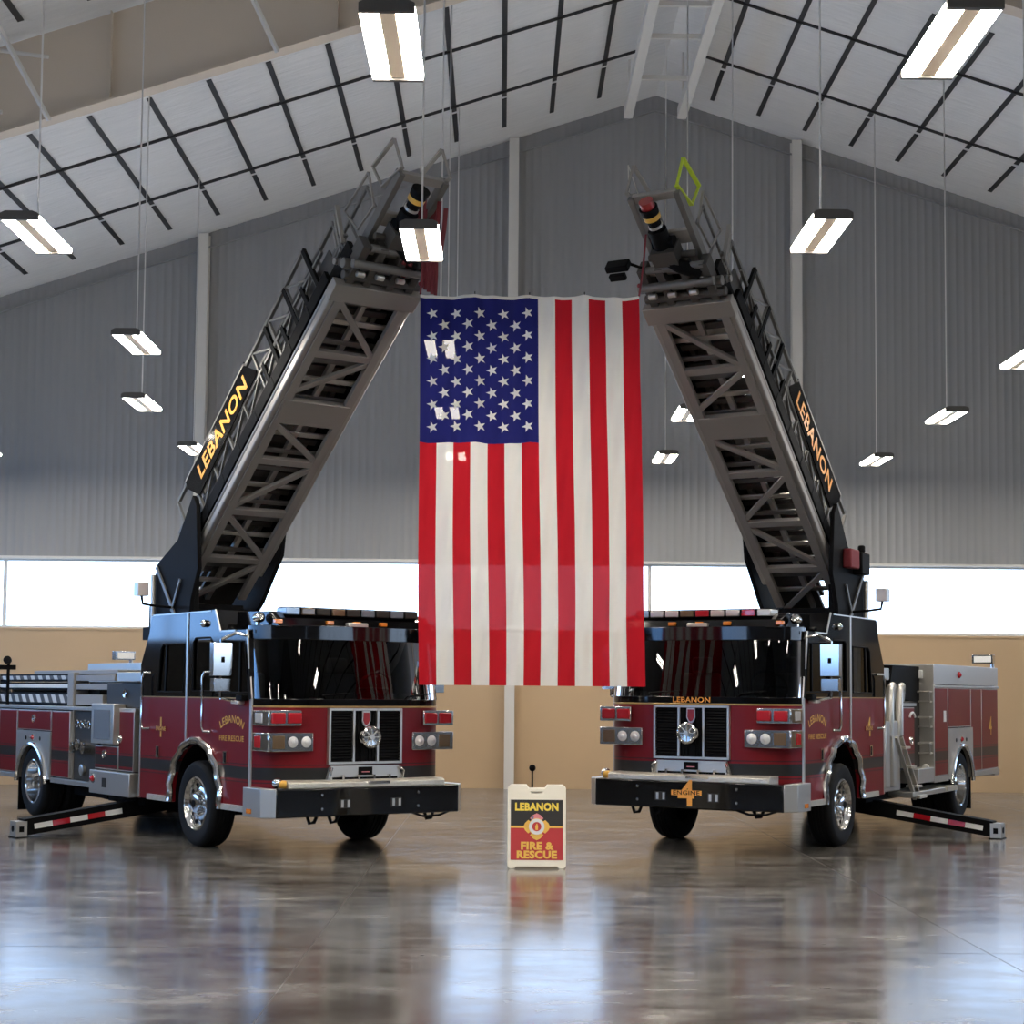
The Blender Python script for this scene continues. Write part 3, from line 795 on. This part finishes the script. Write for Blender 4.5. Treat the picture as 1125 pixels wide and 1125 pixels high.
    for s in (-1, 1):
        b = MB('chrome'); b.cyl((s * 1.08, 1.30, 2.56), (s * 1.08, 1.30, 2.66), .025); b.lathe([(.02, 0), (.055, .02), (.06, .10), (.03, .13), (.0001, .13)], (s * 1.08, 1.26, 2.70), (0, 1, .1), 14); b.cyl((s * 1.1, 1.42, 2.45), (s * 1.1, 1.42, 2.55), .012); B(b, 'air_horn', vz)
    # ---------- wheels
    def wheel(x, y, s, rear):
        b = MB('rubber'); w = .155; r0 = .50
        prof = [(.29, -.12), (.34, -.15), (.45, -w), (.485, -w + .02), (r0, -w + .045)]
        for q in (-.07, -.02, .02, .07): prof += [(r0, q - .012), (r0 - .012, q - .008), (r0 - .012, q + .008), (r0, q + .012)]
        prof += [(r0, w - .045), (.485, w - .02), (.45, w), (.44, w + .002), (.34, .15), (.31, .14), (.29, .12), (.27, .0), (.29, -.12)]
        b.lathe(prof, (x, y, .5), (s, 0, 0), 44)
        if rear: b.lathe(prof, (x - s * .34, y, .5), (s, 0, 0), 44)
        t_ = b.build('wheel', root, (0, 0, 0))
        b = MB('chrome', 'blackm', 'steel'); d = -.05 if rear else .08
        rp = [(.315, .145), (.30, .155), (.285, .14), (.27, .06 if not rear else 0), (.255, d - .03), (.20, d), (.15, d + .015), (.11, d + .02), (.105, d + .07), (.07, d + .085), (.0001, d + .09)]
        b.lathe(rp, (x, y, .5), (s, 0, 0), 40)
        for k in range(10):
            a_ = 2 * PI * k / 10; cx = x + s * (d + .005); cc = (cx, y + .222 * math.cos(a_), .5 + .222 * math.sin(a_))
            b.m('blackm').cyl(cc, (cx + s * .008, cc[1], cc[2]), .026, 12)
            a_ += PI / 10; cc = (x + s * (d + .01), y + .145 * math.cos(a_), .5 + .145 * math.sin(a_))
            b.m('chrome').cyl(cc, (cc[0] + s * .035, cc[1], cc[2]), .014, 8)
        b.m('blackm').cyl((x + s * (d + .08), y, .5), (x + s * (d + .094), y, .5), .045, 14)
        b.build('rim', t_, (0, 0, 0))
    for s in (-1, 1):
        wheel(s * 1.045, 0, s, False); wheel(s * 1.03, -5.5, s, True)
        b = MB('blackm'); b.box(s * .75, s * 1.17, -6.12, -6.10, .12, .75); B(b, 'mud_flap')
    # ---------- body, right side
    b = MB('panel', 'steel')
    b.m('panel').box(-.72, .75, -7.7, -1.75, .95, 1.62); b.box(.75, 1.10, -4.72, -1.84, .62, 1.60); b.box(.75, 1.10, -7.7, -6.14, .62, 1.60); b.box(.75, 1.10, -6.14, -4.72, 1.28, 1.60)
    b.m('steel').box(-.5, 1.19, -7.72, -1.84, 1.60, 1.645)
    b.box(.9, 1.2, -4.74, -3.16, .585, .65); b.box(.9, 1.2, -7.8, -6.15, .585, .65); b.box(-1.15, 1.15, -7.95, -7.7, .56, .64)
    # left tall body
    b.m('panel').box(-1.1, -.5, -7.7, -6.14, .68, 2.25); b.box(-1.1, -.5, -4.76, -4.02, .68, 2.25); b.box(-1.1, -.5, -6.14, -4.76, 1.36, 2.25)
    b.m('steel').box(-1.2, -.48, -7.74, -4.0, 2.0, 2.29); b.box(-1.215, -1.15, -7.74, -4.0, 1.955, 1.99)
    b.box(-1.205, -.70, -4.02, -3.985, .62, 2.28); b.box(-1.2, -.9, -4.76, -4.0, .60, .68); b.box(-1.2, -.9, -7.8, -6.14, .60, .68)
    b.box(-.5, .55, -7.72, -7.68, .7, 2.0)
    B(b, 'body', bevel=.004)
    def comp(name, x, y0, y1, z0, z1, handle=None, mats='red'):
        s = 1 if x > 0 else -1
        b = MB(mats, 'steel'); b.box(x - s * .10, x, y0 + .012, y1 - .012, z0, z1); b.m('steel')
        b.box(x - s * .1, x - s * .004, y0, y1, z0 - .012, z1 + .012)
        d = B(b, name, bevel=.004)
        if handle:
            hy, hz = handle; h = MB('chrome'); h.lathe([(.0001, .004), (.03, .006), (.045, .012), (.05, 0)], (x, hy, hz), (s, 0, 0), 16)
            h.tube([(x + s * .02, hy + .035 * math.cos(2 * PI * k / 14), hz - .01 + .05 * math.sin(2 * PI * k / 14)) for k in range(14)], .007, 6, True); B(h, 'latch_handle', d)
        return d
    comp('compartment_door', 1.2, -2.32, -1.85, .86, 1.60, (-2.27, 1.25)); comp('compartment_door', 1.2, -3.12, -2.36, .86, 1.14, (-2.78, 1.05))
    b = MB('steel', 'screen'); b.prism('x', 1.10, 1.27, [(-3.10, 1.18), (-2.35, 1.18), (-2.35, 1.70), (-3.10, 1.70)]); bx = B(b, 'control_box', bevel=.01)
    b = MB('screen'); b.box(1.268, 1.276, -3.0, -2.45, 1.24, 1.62); B(b, 'box_window', bx)
    b = MB('steel'); b.box(.85, 1.25, -3.17, -1.84, .53, .83); rb = B(b, 'running_board', bevel=.01)
    b = MB('redlens', 'chrome'); b.m('chrome').lathe([(.0001, .012), (.06, .01), (.065, 0)], (1.25, -3.03, .72), (1, 0, 0), 18); b.m('redlens').ball((1.255, -3.03, .72), .045); B(b, 'warning_light', rb)
    b = MB('panel'); b.box(1.25, 1.256, -2.72, -2.58, .62, .74); B(b, 'step_cutout', rb)
    # pump panel
    b = MB('panel', 'steel'); b.box(1.0, 1.14, -4.03, -3.18, .66, 1.62); b.m('steel').box(1.0, 1.16, -4.05, -4.02, .66, 1.62); pp = B(b, 'pump_panel')
    for k in range(4):
        g = MB('chrome', 'white', 'blackm'); c = (1.14, -3.88 + k * .14, 1.42 - .01 * (k % 2)); g.lathe([(.05, 0), (.055, .02), (.045, .026), (.04, .018)], c, (1, 0, 0), 18); g.m('blackm').lathe([(.0001, .016), (.042, .016)], c, (1, 0, 0), 16); B(g, 'gauge', pp)
    for k in range(3):
        g = MB('chrome'); c = (1.14, -3.85 + k * .2, 1.10 + .04 * (k % 2)); g.lathe([(.06, 0), (.06, .05), (.075, .06), (.075, .11), (.03, .12), (.0001, .12)], c, (1, 0, 0), 16); g.tube([(c[0] + .1, c[1], c[2]), (c[0] + .14, c[1] + .06, c[2] + .07)], .012); B(g, 'valve', pp)
    g = MB('steel'); g.lathe([(.07, 0), (.075, .04), (.05, .05), (.0001, .05)], (1.14, -3.65, .80), (1, 0, 0), 18); B(g, 'intake_cap', pp)
    g = MB('chrome'); g.ball((1.18, -3.20, 1.27), .045); g.cyl((1.1, -3.20, 1.27), (1.18, -3.20, 1.27), .02); B(g, 'valve', pp)
    comp('compartment_door', 1.2, -4.74, -4.06, .68, 1.57); comp('compartment_door', 1.2, -6.12, -4.78, 1.31, 1.57, (-5.45, 1.47))
    comp('compartment_door', 1.2, -6.92, -6.17, .68, 1.57); comp('compartment_door', 1.2, -7.70, -6.95, .68, 1.57)
    def fender(s, z0, z1, yl, yr):
        x = s * 1.2
        b = MB('steel'); ar = arc(-5.5, .5, .57, 10, 170, 22)
        b.prism('x', x - s * .05, x + s * .004, [(yr, z0), (yr, z1), (yl, z1), (yl, z0)] + [(ar[-1][0], z0)] + ar[::-1] + [(ar[0][0], z0)])
        f = B(b, 'fender_panel')
        b = MB('chrome'); b.tube([(x + s * .015, y, z) for y, z in arc(-5.5, .5, .595, 5, 175, 26)], .032, 8); B(b, 'fender_trim', f)
        b = MB('chrome'); b.lathe([(.0001, .012), (.05, .01), (.055, 0)], (x, -5.47, 1.19), (s, 0, 0), 16); q = B(b, 'light_rim', f)
        b = MB('redlens'); b.ball((x + s * .006, -5.47, 1.19), .035); B(b, 'marker_lens', f)
        for yy in (-5.75, -5.18):
            b = MB('blackm'); b.lathe([(.0001, .008), (.03, .008), (.032, 0)], (x, yy, 1.18), (s, 0, 0), 12); B(b, 'filler_cap', f)
        b = MB('blackm'); pts = arc(-5.5, .5, .585, 5, 175, 22); vs = []
        for y_, z_ in pts: vs += [(s * .70, y_, z_), (s * 1.17, y_, z_)]
        b.add(vs, [(2 * i, 2 * i + 2, 2 * i + 3, 2 * i + 1) for i in range(len(pts) - 1)]); B(b, 'wheel_liner', f)
    fender(1, .62, 1.285, -6.15, -4.77); fender(-1, .62, 1.36, -6.14, -4.76)
    # gear above the right side
    b = MB('panel', 'steel'); b.box(-.2, 1.1, -3.0, -1.68, 1.645, 1.97); b.m('steel').box(.3, 1.15, -2.55, -1.66, 1.985, 2.11); hb = B(b, 'hose_bed', bevel=.01)
    g = MB('chrome', 'panel'); g.lathe([(.045, 0), (.055, .02), (.04, .03), (.0001, .02)], (1.1, -2.36, 1.83), (1, 0, 0), 18); B(g, 'gauge', hb)
    for z0, z1, k in ((2.0, 2.09, 'checker'), (1.88, 1.97, 'white'), (1.67, 1.82, 'checker')):
        b = MB('dalu', k); b.m('blackm').box(.86, .98, -7.75, -4.45, z0 - .01, z1 + .01); b.m(k).box(.98, .99, -7.72, -4.5, z0 + .02, z1 - .015)
        b.m('dalu').box(.84, 1.0, -4.45, -3.0 - (.4 if z0 < 1.8 else 0), z0, z1 - .01); B(b, 'rack_rail', bevel=.005)
    b = MB('dalu'); b.box(.8, 1.03, -4.62, -4.40, 1.645, 2.12); b.box(.8, 1.03, -7.72, -7.6, 1.645, 2.12); b.box(.4, .95, -6.2, -3.0, 2.09, 2.15); B(b, 'rack_bracket', bevel=.01)
    b = MB('blackm', 'steel'); b.tube([(1.1, -6.9, 1.645), (1.1, -6.9, 2.28)], .025); b.box(1.0, 1.25, -6.95, -6.85, 2.17, 2.24); b.lathe([(.02, 0), (.06, .05), (.06, .10), (.0001, .11)], (1.1, -6.9, 2.29), (.5, .8, .3), 14); B(b, 'work_light')
    b = MB('chrome', 'white'); b.tube([(-1.15, -7.6, 1.9), (-1.15, -7.6, 2.46)], .03); b.box(-1.18, -.85, -7.66, -7.5, 2.36, 2.50); b.m('white').box(-1.16, -.88, -7.5, -7.495, 2.38, 2.48); B(b, 'scene_light', bevel=.008)
    # ---------- body, left side
    comp('compartment_door', -1.2, -4.73, -4.04, .70, 1.94); comp('compartment_door', -1.2, -6.03, -4.77, 1.385, 1.94); comp('compartment_door', -1.2, -6.68, -6.06, .70, 1.94); d = comp('compartment_door', -1.2, -7.72, -6.71, .70, 1.94)
    g = MB('gold'); g.text(number, .42, (-1.204, -7.2, 1.35), (0, -1, 0), (0, 0, 1), .01, .004); B(g, 'number_decal', d)
    g = MB('white'); g.box(-1.207, -1.2, -4.62, -4.50, 1.46, 1.62); B(g, 'white_patch', None)  # small plain white rectangle on the compartment door
    g = MB('redlens', 'chrome'); g.lathe([(.05, 0), (.05, .02)], (-1.2, -5.35, 2.15), (-1, 0, 0), 14); g.m('redlens').ball((-1.21, -5.35, 2.15), .04); B(g, 'marker_light')
    b = MB('steel', 'panel'); b.box(-1.12, -.7, -2.62, -1.72, .56, 1.80); b.m('panel').box(-1.0, -.5, -3.98, -2.6, .80, 1.76); B(b, 'pump_cowl', bevel=.01)
    for y0 in (-2.0, -2.42):
        b = MB('steel'); b.tube([(-1.17, y0, 1.3), (-1.17, y0, 1.82), (-1.16, y0 - .06, 1.92), (-1.15, y0 - .18, 1.96), (-1.12, y0 - .28, 1.90), (-1.10, y0 - .3, 1.76)], .055, 10); B(b, 'discharge_pipe')
    for y0 in (-1.85, -2.2):
        b = MB('steel'); b.box(-1.19, -1.1, y0 - .1, y0 + .1, .62, 1.5); B(b, 'panel_cover', bevel=.02)
    b = MB('steel'); b.lathe([(.06, 0), (.07, .03), (.05, .04), (.0001, .035)], (-1.1, -2.55, 1.84), (-1, .2, 0), 16); B(b, 'gauge')
    d = comp('compartment_door', -1.14, -3.24, -2.66, .88, 1.66, (-3.05, 1.22)); b = MB('steel'); b.box(-1.16, -.7, -3.27, -2.62, 1.69, 1.73); B(b, 'door_cap', d)
    g = MB('white'); g.tube([(-1.15, -3.10 + .13 * math.cos(R(20 + 140 * k / 10)), 1.50 + .1 * math.sin(R(20 + 140 * k / 10))) for k in range(11)], .018, 6); B(g, 'label', d)
    b = MB('steel'); b.box(-1.2, -.7, -4.0, -3.2, .62, .82); b.box(-1.24, -.8, -4.68, -2.8, .45, .52); B(b, 'platform', bevel=.01)
    b = MB('tread'); b.box(-1.27, -.9, -4.95, -4.45, .46, .53); B(b, 'step')
    b = MB('steel', 'tread')
    for yy, zz in ((-2.16, 1.28), (-2.40, 1.28)): b.beam((-1.2, yy, zz), (-1.2, yy - .86, zz - .86), .03, .05, (1, 0, 0))
    b.m('tread')
    for k in range(3): b.box(-1.26, -1.10, -2.52 - .27 * k - .12, -2.52 - .27 * k + .12, 1.12 - .27 * k, 1.15 - .27 * k)
    b.box(-1.28, -1.05, -3.34, -3.0, .43, .47); B(b, 'folding_steps')
    b = MB('panel', 'blackm', 'steel'); b.m('blackm').prism('x', -1.0, -.2, [(-2.5, 1.85), (-3.98, 1.72), (-3.98, 2.25), (-2.7, 2.25)]); b.m('panel').box(-.3, .3, -3.9, -2.9, 1.64, 2.1); b.box(-.5, .8, -7.6, -4.0, 1.64, 1.9); B(b, 'hose_cover', bevel=.01)
    b = MB('steel', 'white'); b.box(-1.08, -.8, -2.28, -2.02, 2.04, 2.20); b.m('steel').box(-1.05, -.85, -2.2, -2.1, 1.8, 2.04); B(b, 'scene_light', bevel=.01)
    for z in (1.10, 1.47, 1.83):
        b = MB('steel'); b.tube([(-1.17, -3.985, z + .06), (-1.17, -3.87, z + .06), (-.98, -3.87, z + .06), (-.98, -3.985, z + .06)], .016, 6); b.tube([(-1.17, -3.985, z - .08), (-1.17, -3.9, z - .08), (-.98, -3.9, z - .08), (-.98, -3.985, z - .08)], .014, 6); b.tube([(-1.17, -3.87, z + .06), (-1.17, -3.9, z - .08)], .012, 6); b.tube([(-.98, -3.87, z + .06), (-.98, -3.9, z - .08)], .012, 6); B(b, 'rung_step')
    b = MB('white'); b.box(-1.05, -.78, -3.99, -3.94, 2.08, 2.2); B(b, 'front_lamp', bevel=.01)
    b = MB('white'); b.lathe([(.0001, .02), (.05, .02), (.055, 0)], (-1.08, -3.985, .81), (0, 1, 0), 14); B(b, 'round_lamp')
    # ---------- outriggers
    vis = 1 if side == 'R' else -1
    for s in (vis,):
        b = MB('blackm', 'white', 'redlens')
        P0, P1 = Vector((s * .2, -2.2, .43 if True else 0)), Vector((s * 2.47, -2.2, .125)); b.m('blackm').beam(P0, P1, .2, .2)
        for k in range(5):
            f0, f1 = .45 + k * .1, .45 + (k + 1) * .1
            b.m('white' if k % 2 == 0 else 'redlens').beam(P0.lerp(P1, f0) + Vector((0, .102, -.005)), P0.lerp(P1, f1) + Vector((0, .102, -.005)), .006, .065)
        o_ = b.build('outrigger', root)
        b = MB('steel', 'blackm'); b.m('steel').box(s * 2.45, s * 2.59, -2.31, -2.09, .012, .20); b.m('blackm').box(s * 2.43, s * 2.60, -2.33, -2.07, 0, .014); b.box(s * 2.49, s * 2.55, -2.09, -2.086, .07, .14); b.lathe([(.0001, .006), (.04, .006), (.04, 0)], (s * 2.59, -2.2, .11), (s, 0, 0), 12); b.build('foot', o_)
    # ---------- turntable
    b = MB('blackm', 'black', 'steel'); b.cyl((0, -2.45, 1.6), (0, -2.45, 2.75), .52, 24); b.box(-.62, .62, -3.0, -1.75, 2.55, 2.72)
    for s in (-1, 1):
        near = s == (1 if side == 'R' else -1)
        b.m('blackm').prism('x', s * .60, s * .66, [(-2.72, 2.6), (-2.64, 3.1), (-2.48, 3.54), (-1.85, 3.82), (-1.42, 4.36), (-1.30, 4.22), (-1.22, 3.42), (-1.42, 3.02), (-1.46, 2.6)] if near else
            [(-2.95, 2.6), (-2.9, 3.3), (-2.6, 3.5), (-1.45, 4.3), (-1.32, 4.2), (-1.42, 3.66), (-1.95, 3.06), (-2.1, 2.95), (-2.2, 2.6)])
        if near: b.box(s * .5, s * .6, -2.3, -1.5, 2.7, 3.3)
    b.m('blackm').box(-.60, .60, -2.85, -2.55, 2.7, 3.0); b.box(-.42, .42, -2.55, -2.1, 2.7, 3.02)
    tt = B(b, 'turntable', bevel=.008)
    for s in (-1, 1):
        b = MB('steel', 'rail'); b.cyl((s * .70, -2.47, 2.6), (s * .70, -2.50, 3.40), .032, 12); b.m('rail')
        if s == vis: b.beam((s * .68, -2.45, 3.5), (s * .68, -1.85, 2.85), .02, .05); b.beam((s * .68, -1.95, 2.9), (s * .68, -1.7, 3.3), .02, .04); B(b, 'lift_cylinder', tt)
        if s != vis: continue
        b = MB('blackm', 'steel'); b.tube([(s * .66, -1.95, 2.95), (s * .9, -1.94, 2.96), (s * 1.08, -1.93, 2.98), (s * 1.10, -1.93, 3.08)], .018); b.m('steel').box(s * 1.03, s * 1.18, -2.0, -1.86, 3.08, 3.25); B(b, 'spotlight', tt, .02)
    b = MB('ropered', 'blackm', 'steel'); 
    if side == 'L': b.m('ropered').box(-.78, -.66, -1.98, -1.62, 3.52, 3.78)
    b.m('blackm').box(-.80, -.66, -2.36, -2.02, 3.46, 3.76); b.cyl((-.73, -2.2, 3.76), (-.73, -2.2, 3.86), .05); B(b, 'control_console', tt, .02)
    # ---------- ladder, in its own frame
    b = MB('alu', 'dalu'); b.T = LAD
    for s in (-1, 1):
        b.m('dalu').box(s * .36, s * .47, -2.35 if s == vis else -2.75, 2.45, -.015, .05)          # inner flange of the lower chord
    for a0 in (1.57, -.2, -1.11, -2.0): b.m('dalu').box(-.43, .43, a0 - .05, a0 + .05, -.012, .05)
    b.box(-.44, .44, .45, .82, -.02, .06)
    for (xa, aa), (xb, ab) in (((.40, 2.36), (-.36, 1.62)), ((-.36, 1.50), (.40, .95)), ((.40, .42), (-.38, -.14)), ((-.38, -.28), (.38, -1.0)), ((.40, -1.18), (-.40, -1.95)), ((-.40, -2.08), (.36, -2.82))):
        b.beam((xa, aa, .015), (xb, ab, .015), .075, .05)
    b.m('alu').box(-.035, .035, -2.9, 2.5, .10, .16)
    lad = b.build('aerial_ladder', root, (0, 0, 0), .004)
    def LB(mb, name, bevel=0.):
        return mb.build(name, lad, (0, 0, 0), bevel)
    def NB(*k):
        q = MB(*k); q.T = LAD; return q
    q = NB('dalu'); q.box(-.56, .57, 2.37, 2.61, -.03, .10); LB(q, 'end_beam', .008)
    for s in (-1, 1):
        q = NB('alu'); q.box(s * .46, s * .54, -2.3, 2.5, .0, .11); q.box(s * .50, s * .545, -2.2, 2.5, .11, .155); LB(q, 'lower_chord', .02)
        q = NB('blackm'); q.box(s * .505, s * .56, -2.3, 2.5, .16, .33)
        for k in range(8): q.box(s * .55, s * .565, -1.9 + k * .55, -1.86 + k * .55, .17, .30)
        LB(q, 'cable_track', .006)
        q = NB('rail')
        q.box(s * .495, s * .535, -1.95, 2.25, .955, 1.0); q.box(s * .495, s * .53, -2.2, 2.55, .60, .64); q.box(s * .49, s * .53, -2.3, 2.4, .33, .37)
        for k in range(9):
            a0 = -2.0 + k * .53
            q.beam((s * .51, a0, .34), (s * .51, a0, .97), .035, .03, (0, 1, 0))
            if k < 8: q.beam((s * .51, a0, .36), (s * .51, a0 + .53, .62), .03, .025, (0, 0, 1))
            if a0 > .55 and k < 8: q.beam((s * .51, a0, .97), (s * .51, a0 + .40, .64), .025, .025, (0, 0, 1))
        q.m('blackm')
        for k in range(6): q.box(s * .50, s * .54, .75 + k * .30, .81 + k * .30, .36, .97 if k % 2 else .64)
        for a0 in (-1.5, -.9, -.2, .45): q.beam((s * .515, a0, .97), (s * .515, a0 - .03, 1.06), .015, .02, (0, 1, 0))
        LB(q, 'handrail')
        q = NB('black', 'orange', 'alu'); q.m('black').prism('x', s * .535, s * .55, [(-1.62, .86), (-1.42, .56), (.56, .64), (.64, .68), (.44, .985), (-1.62, .985)])
        q.m('alu').beam((s * .545, -1.62, .99), (s * .545, .44, .99), .02, .02)
        xd = (0, 1, 0) if s > 0 else (0, -1, 0)
        q.m('orange').text('LEBANON', .30, (s * .55, -.44, .775), xd, (0, 0, 1), .025, .006, width=1.62); LB(q, 'name_board')
        # middle section
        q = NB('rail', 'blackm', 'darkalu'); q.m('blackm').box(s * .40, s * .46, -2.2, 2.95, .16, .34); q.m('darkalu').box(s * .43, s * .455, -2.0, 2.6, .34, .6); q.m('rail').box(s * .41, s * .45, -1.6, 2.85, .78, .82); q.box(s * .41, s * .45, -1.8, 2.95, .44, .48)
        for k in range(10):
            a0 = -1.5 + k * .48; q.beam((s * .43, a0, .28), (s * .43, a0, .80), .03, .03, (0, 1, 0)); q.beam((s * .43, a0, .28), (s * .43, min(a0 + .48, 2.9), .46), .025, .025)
        LB(q, 'middle_rail')
        q = NB('rail'); q.box(s * .25, s * .32, -2.0, 4.0, .22, .34); q.box(s * .27, s * .30, -1.0, 3.45, .72, .75)
        for k in range(10):
            a0 = -.9 + k * .48
            if a0 < 3.45: q.beam((s * .285, a0, .30), (s * .285, a0, .74), .025, .025, (0, 1, 0))
        LB(q, 'fly_rail', .004)
        # guard loop at the tip
        q = NB('lime' if (s < 0 and number == '4') else 'dalu')
        loop = [(3.67, .43), (4.07, .26), (4.16, .65), (3.68, .78)]
        for k in range(4): q.beam((s * .31, *loop[k]), (s * .31, *loop[(k + 1) % 4]), .02, .05 if k % 2 == 0 else .03, (1, 0, 0))
        LB(q, 'tip_guard')
        q = NB('dalu'); loop = [(3.05, .45), (3.45, .38), (3.60, .78), (2.98, .86)]
        for k in range(4): q.beam((s * .33, *loop[k]), (s * .33, *loop[(k + 1) % 4]), .02, .025, (1, 0, 0))
        for k in range(3): q.beam((s * (.38 + .04 * k), 2.62 + .13 * k, .40), (s * (.38 + .04 * k), 2.78 + .13 * k, .86), .03, .05, (1, 0, 0))
        LB(q, 'guard_frame')
    for k in range(17):
        q = NB('rail' if k % 3 else 'steel'); a0 = -2.5 + k * .3; q.box(-.46, .46, a0 - .035, a0 + .035, .09, .12); LB(q, 'rung', .006)
    for k in range(18):
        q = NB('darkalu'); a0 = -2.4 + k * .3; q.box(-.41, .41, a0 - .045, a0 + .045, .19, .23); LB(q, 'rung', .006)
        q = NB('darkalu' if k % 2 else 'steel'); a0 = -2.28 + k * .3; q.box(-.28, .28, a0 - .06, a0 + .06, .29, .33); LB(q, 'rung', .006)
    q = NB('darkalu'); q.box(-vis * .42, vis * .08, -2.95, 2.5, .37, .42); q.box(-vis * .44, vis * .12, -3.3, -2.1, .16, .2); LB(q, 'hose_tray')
    for a0, wd in ((3.05, .05), (3.38, .09), (3.96, .05)):
        q = NB('dalu'); q.box(-.27, .27, a0 - wd, a0 + wd, .25, .31); LB(q, 'rung', .006)
    q = NB('blackm', 'dalu', 'steel', 'darkalu', 'rail', 'alu')
    for a0, n0, rr, x0, x1, k in ((2.70, .05, .055, -.52, .5, 'darkalu'), (2.82, .10, .06, -.50, .54, 'rail'), (2.74, .22, .05, -.5, .5, 'darkalu'), (2.92, -.02, .05, -.46, .5, 'rail'), (3.02, .14, .05, -.4, .42, 'alu'), (3.12, .04, .045, -.38, .34, 'rail'), (2.66, .33, .04, -.5, .5, 'alu'), (3.22, .14, .04, -.3, .3, 'darkalu')):
        q.m(k).cyl((x0, a0, n0), (x1, a0, n0), rr, 12)
    for x in (-.38, -.12, .18, .40): q.m('darkalu').box(x - .05, x + .05, 2.62, 3.15, .0, .2)
    for x in (-.22, .05, .3): q.m('steel').cyl((x, 2.8, -.04), (x + .1, 2.8, -.04), .035, 10)
    LB(q, 'tip_carriage', .006)
    q = NB('blackm', 'gold', 'redp', 'steel')
    q.m('blackm').tube([(-.30, 3.0, .05), (-.1, 3.15, .02), (.05, 3.25, .06), (.05, 3.42, .12)], .085, 14); q.cyl((.05, 3.35, .1), (.05, 3.62, .12), .11, 16); q.cyl((-.1, 3.42, .12), (.16, 3.42, .12), .08, 12)
    q.m('darkalu').box(-.12, .18, 3.2, 3.40, -.04, .2); q.m('blackm')
    q.cyl((.05, 3.62, .12), (.05, 3.86, .12), .075, 16); q.m('gold').cyl((.05, 3.78, .12), (.05, 3.84, .12), .10, 18); q.m('blackm').cyl((.05, 3.84, .12), (.05, 3.93, .12), .10, 18, .11)
    q.m('steel').cyl((.05, 3.66, .12), (.05, 3.69, .12), .085, 16)
    if number == '4': q.m('redp').cyl((.05, 3.93, .12), (.05, 4.02, .12), .085, 16)
    LB(q, 'nozzle')
    if number == '4':
        q = NB('blackm'); q.box(.38, .66, 3.38, 3.46, -.28, -.14); q.box(.42, .62, 3.30, 3.38, -.34, -.28); q.tube([(.36, 3.2, .0), (.40, 3.4, -.16)], .02, 6); LB(q, 'floodlight', .01)
        q = NB('steel'); q.tube([(.34, 3.9, .26), (.35, 4.2, .62)], .008, 6); q.tube([(.35, 4.2, .62), (.28, 3.62, .42)], .006, 6); LB(q, 'antenna')
    else:
        q = NB('ropered'); random.seed(3)
        for k in range(12):
            x = -.12 - .26 * random.random(); a0 = 3.45 + .35 * random.random(); n0 = .1 + .3 * random.random()
            q.tube([(x, a0, n0), (x - .03, a0 - .2, n0 - .12), (x - .05 + .08 * random.random(), a0 - .5 * random.random() - .3, n0 - .25)], .028, 6)
        for k in range(5):
            x = -.26 - .035 * k; q.tube([(x, 3.35, .0), (x - .02, 3.1, -.18 - .02 * k), (x - .02, 2.95, -.30 - .03 * k)], .022, 6)
        LB(q, 'red_webbing_bundle')
        q = NB('steel'); q.tube([(-.34, 3.5, .45), (-.36, 3.72, .95)], .01, 6); LB(q, 'antenna')
    return root

fire_engine('R', (-2.715, 20.792), R(180 + 35.258), -.063, '1', 'red and black ladder truck on the left, side marked 1, nose to the centre')
fire_engine('L', (3.021, 21.50), R(180 - 29.514), -.002, '4', 'red and black ladder truck on the right, orange 4 on its bumper')

# ------------------------------------------------------------------ light and view
w = bpy.data.worlds.new('sky'); sc.world = w; w.use_nodes = True
nt = w.node_tree; bg = nt.nodes['Background']
tc = nt.nodes.new('ShaderNodeTexCoord'); sp = nt.nodes.new('ShaderNodeSeparateXYZ'); rp = nt.nodes.new('ShaderNodeValToRGB')
nt.links.new(tc.outputs['Generated'], sp.inputs[0]); nt.links.new(sp.outputs[2], rp.inputs[0])
e = rp.color_ramp.elements; e[0].position = 0; e[0].color = (.47, .59, .78, 1); e[1].position = .6; e[1].color = (.2, .42, .82, 1)
ma = nt.nodes.new('ShaderNodeMath'); ma.operation = 'MULTIPLY_ADD'; ma.use_clamp = True; ma.inputs[1].default_value = -1.4; ma.inputs[2].default_value = -.3
nt.links.new(sp.outputs[0], ma.inputs[0]); mx = nt.nodes.new('ShaderNodeMix'); mx.data_type = 'RGBA'; nt.links.new(ma.outputs[0], mx.inputs[0])
nt.links.new(rp.outputs[0], mx.inputs[6]); mx.inputs[7].default_value = (.20, .44, .92, 1)
nt.links.new(mx.outputs[2], bg.inputs[0]); bg.inputs[1].default_value = 4.6

vs = sc.view_settings; vs.view_transform = 'Standard'; vs.look = 'None'; vs.gamma = 1; vs.use_curve_mapping = False; vs.exposure = .62
sc.cycles.max_bounces = 10; sc.cycles.diffuse_bounces = 5; sc.cycles.glossy_bounces = 5; sc.cycles.transparent_max_bounces = 12
sc.cycles.use_denoising = True; sc.cycles.sample_clamp_indirect = 6
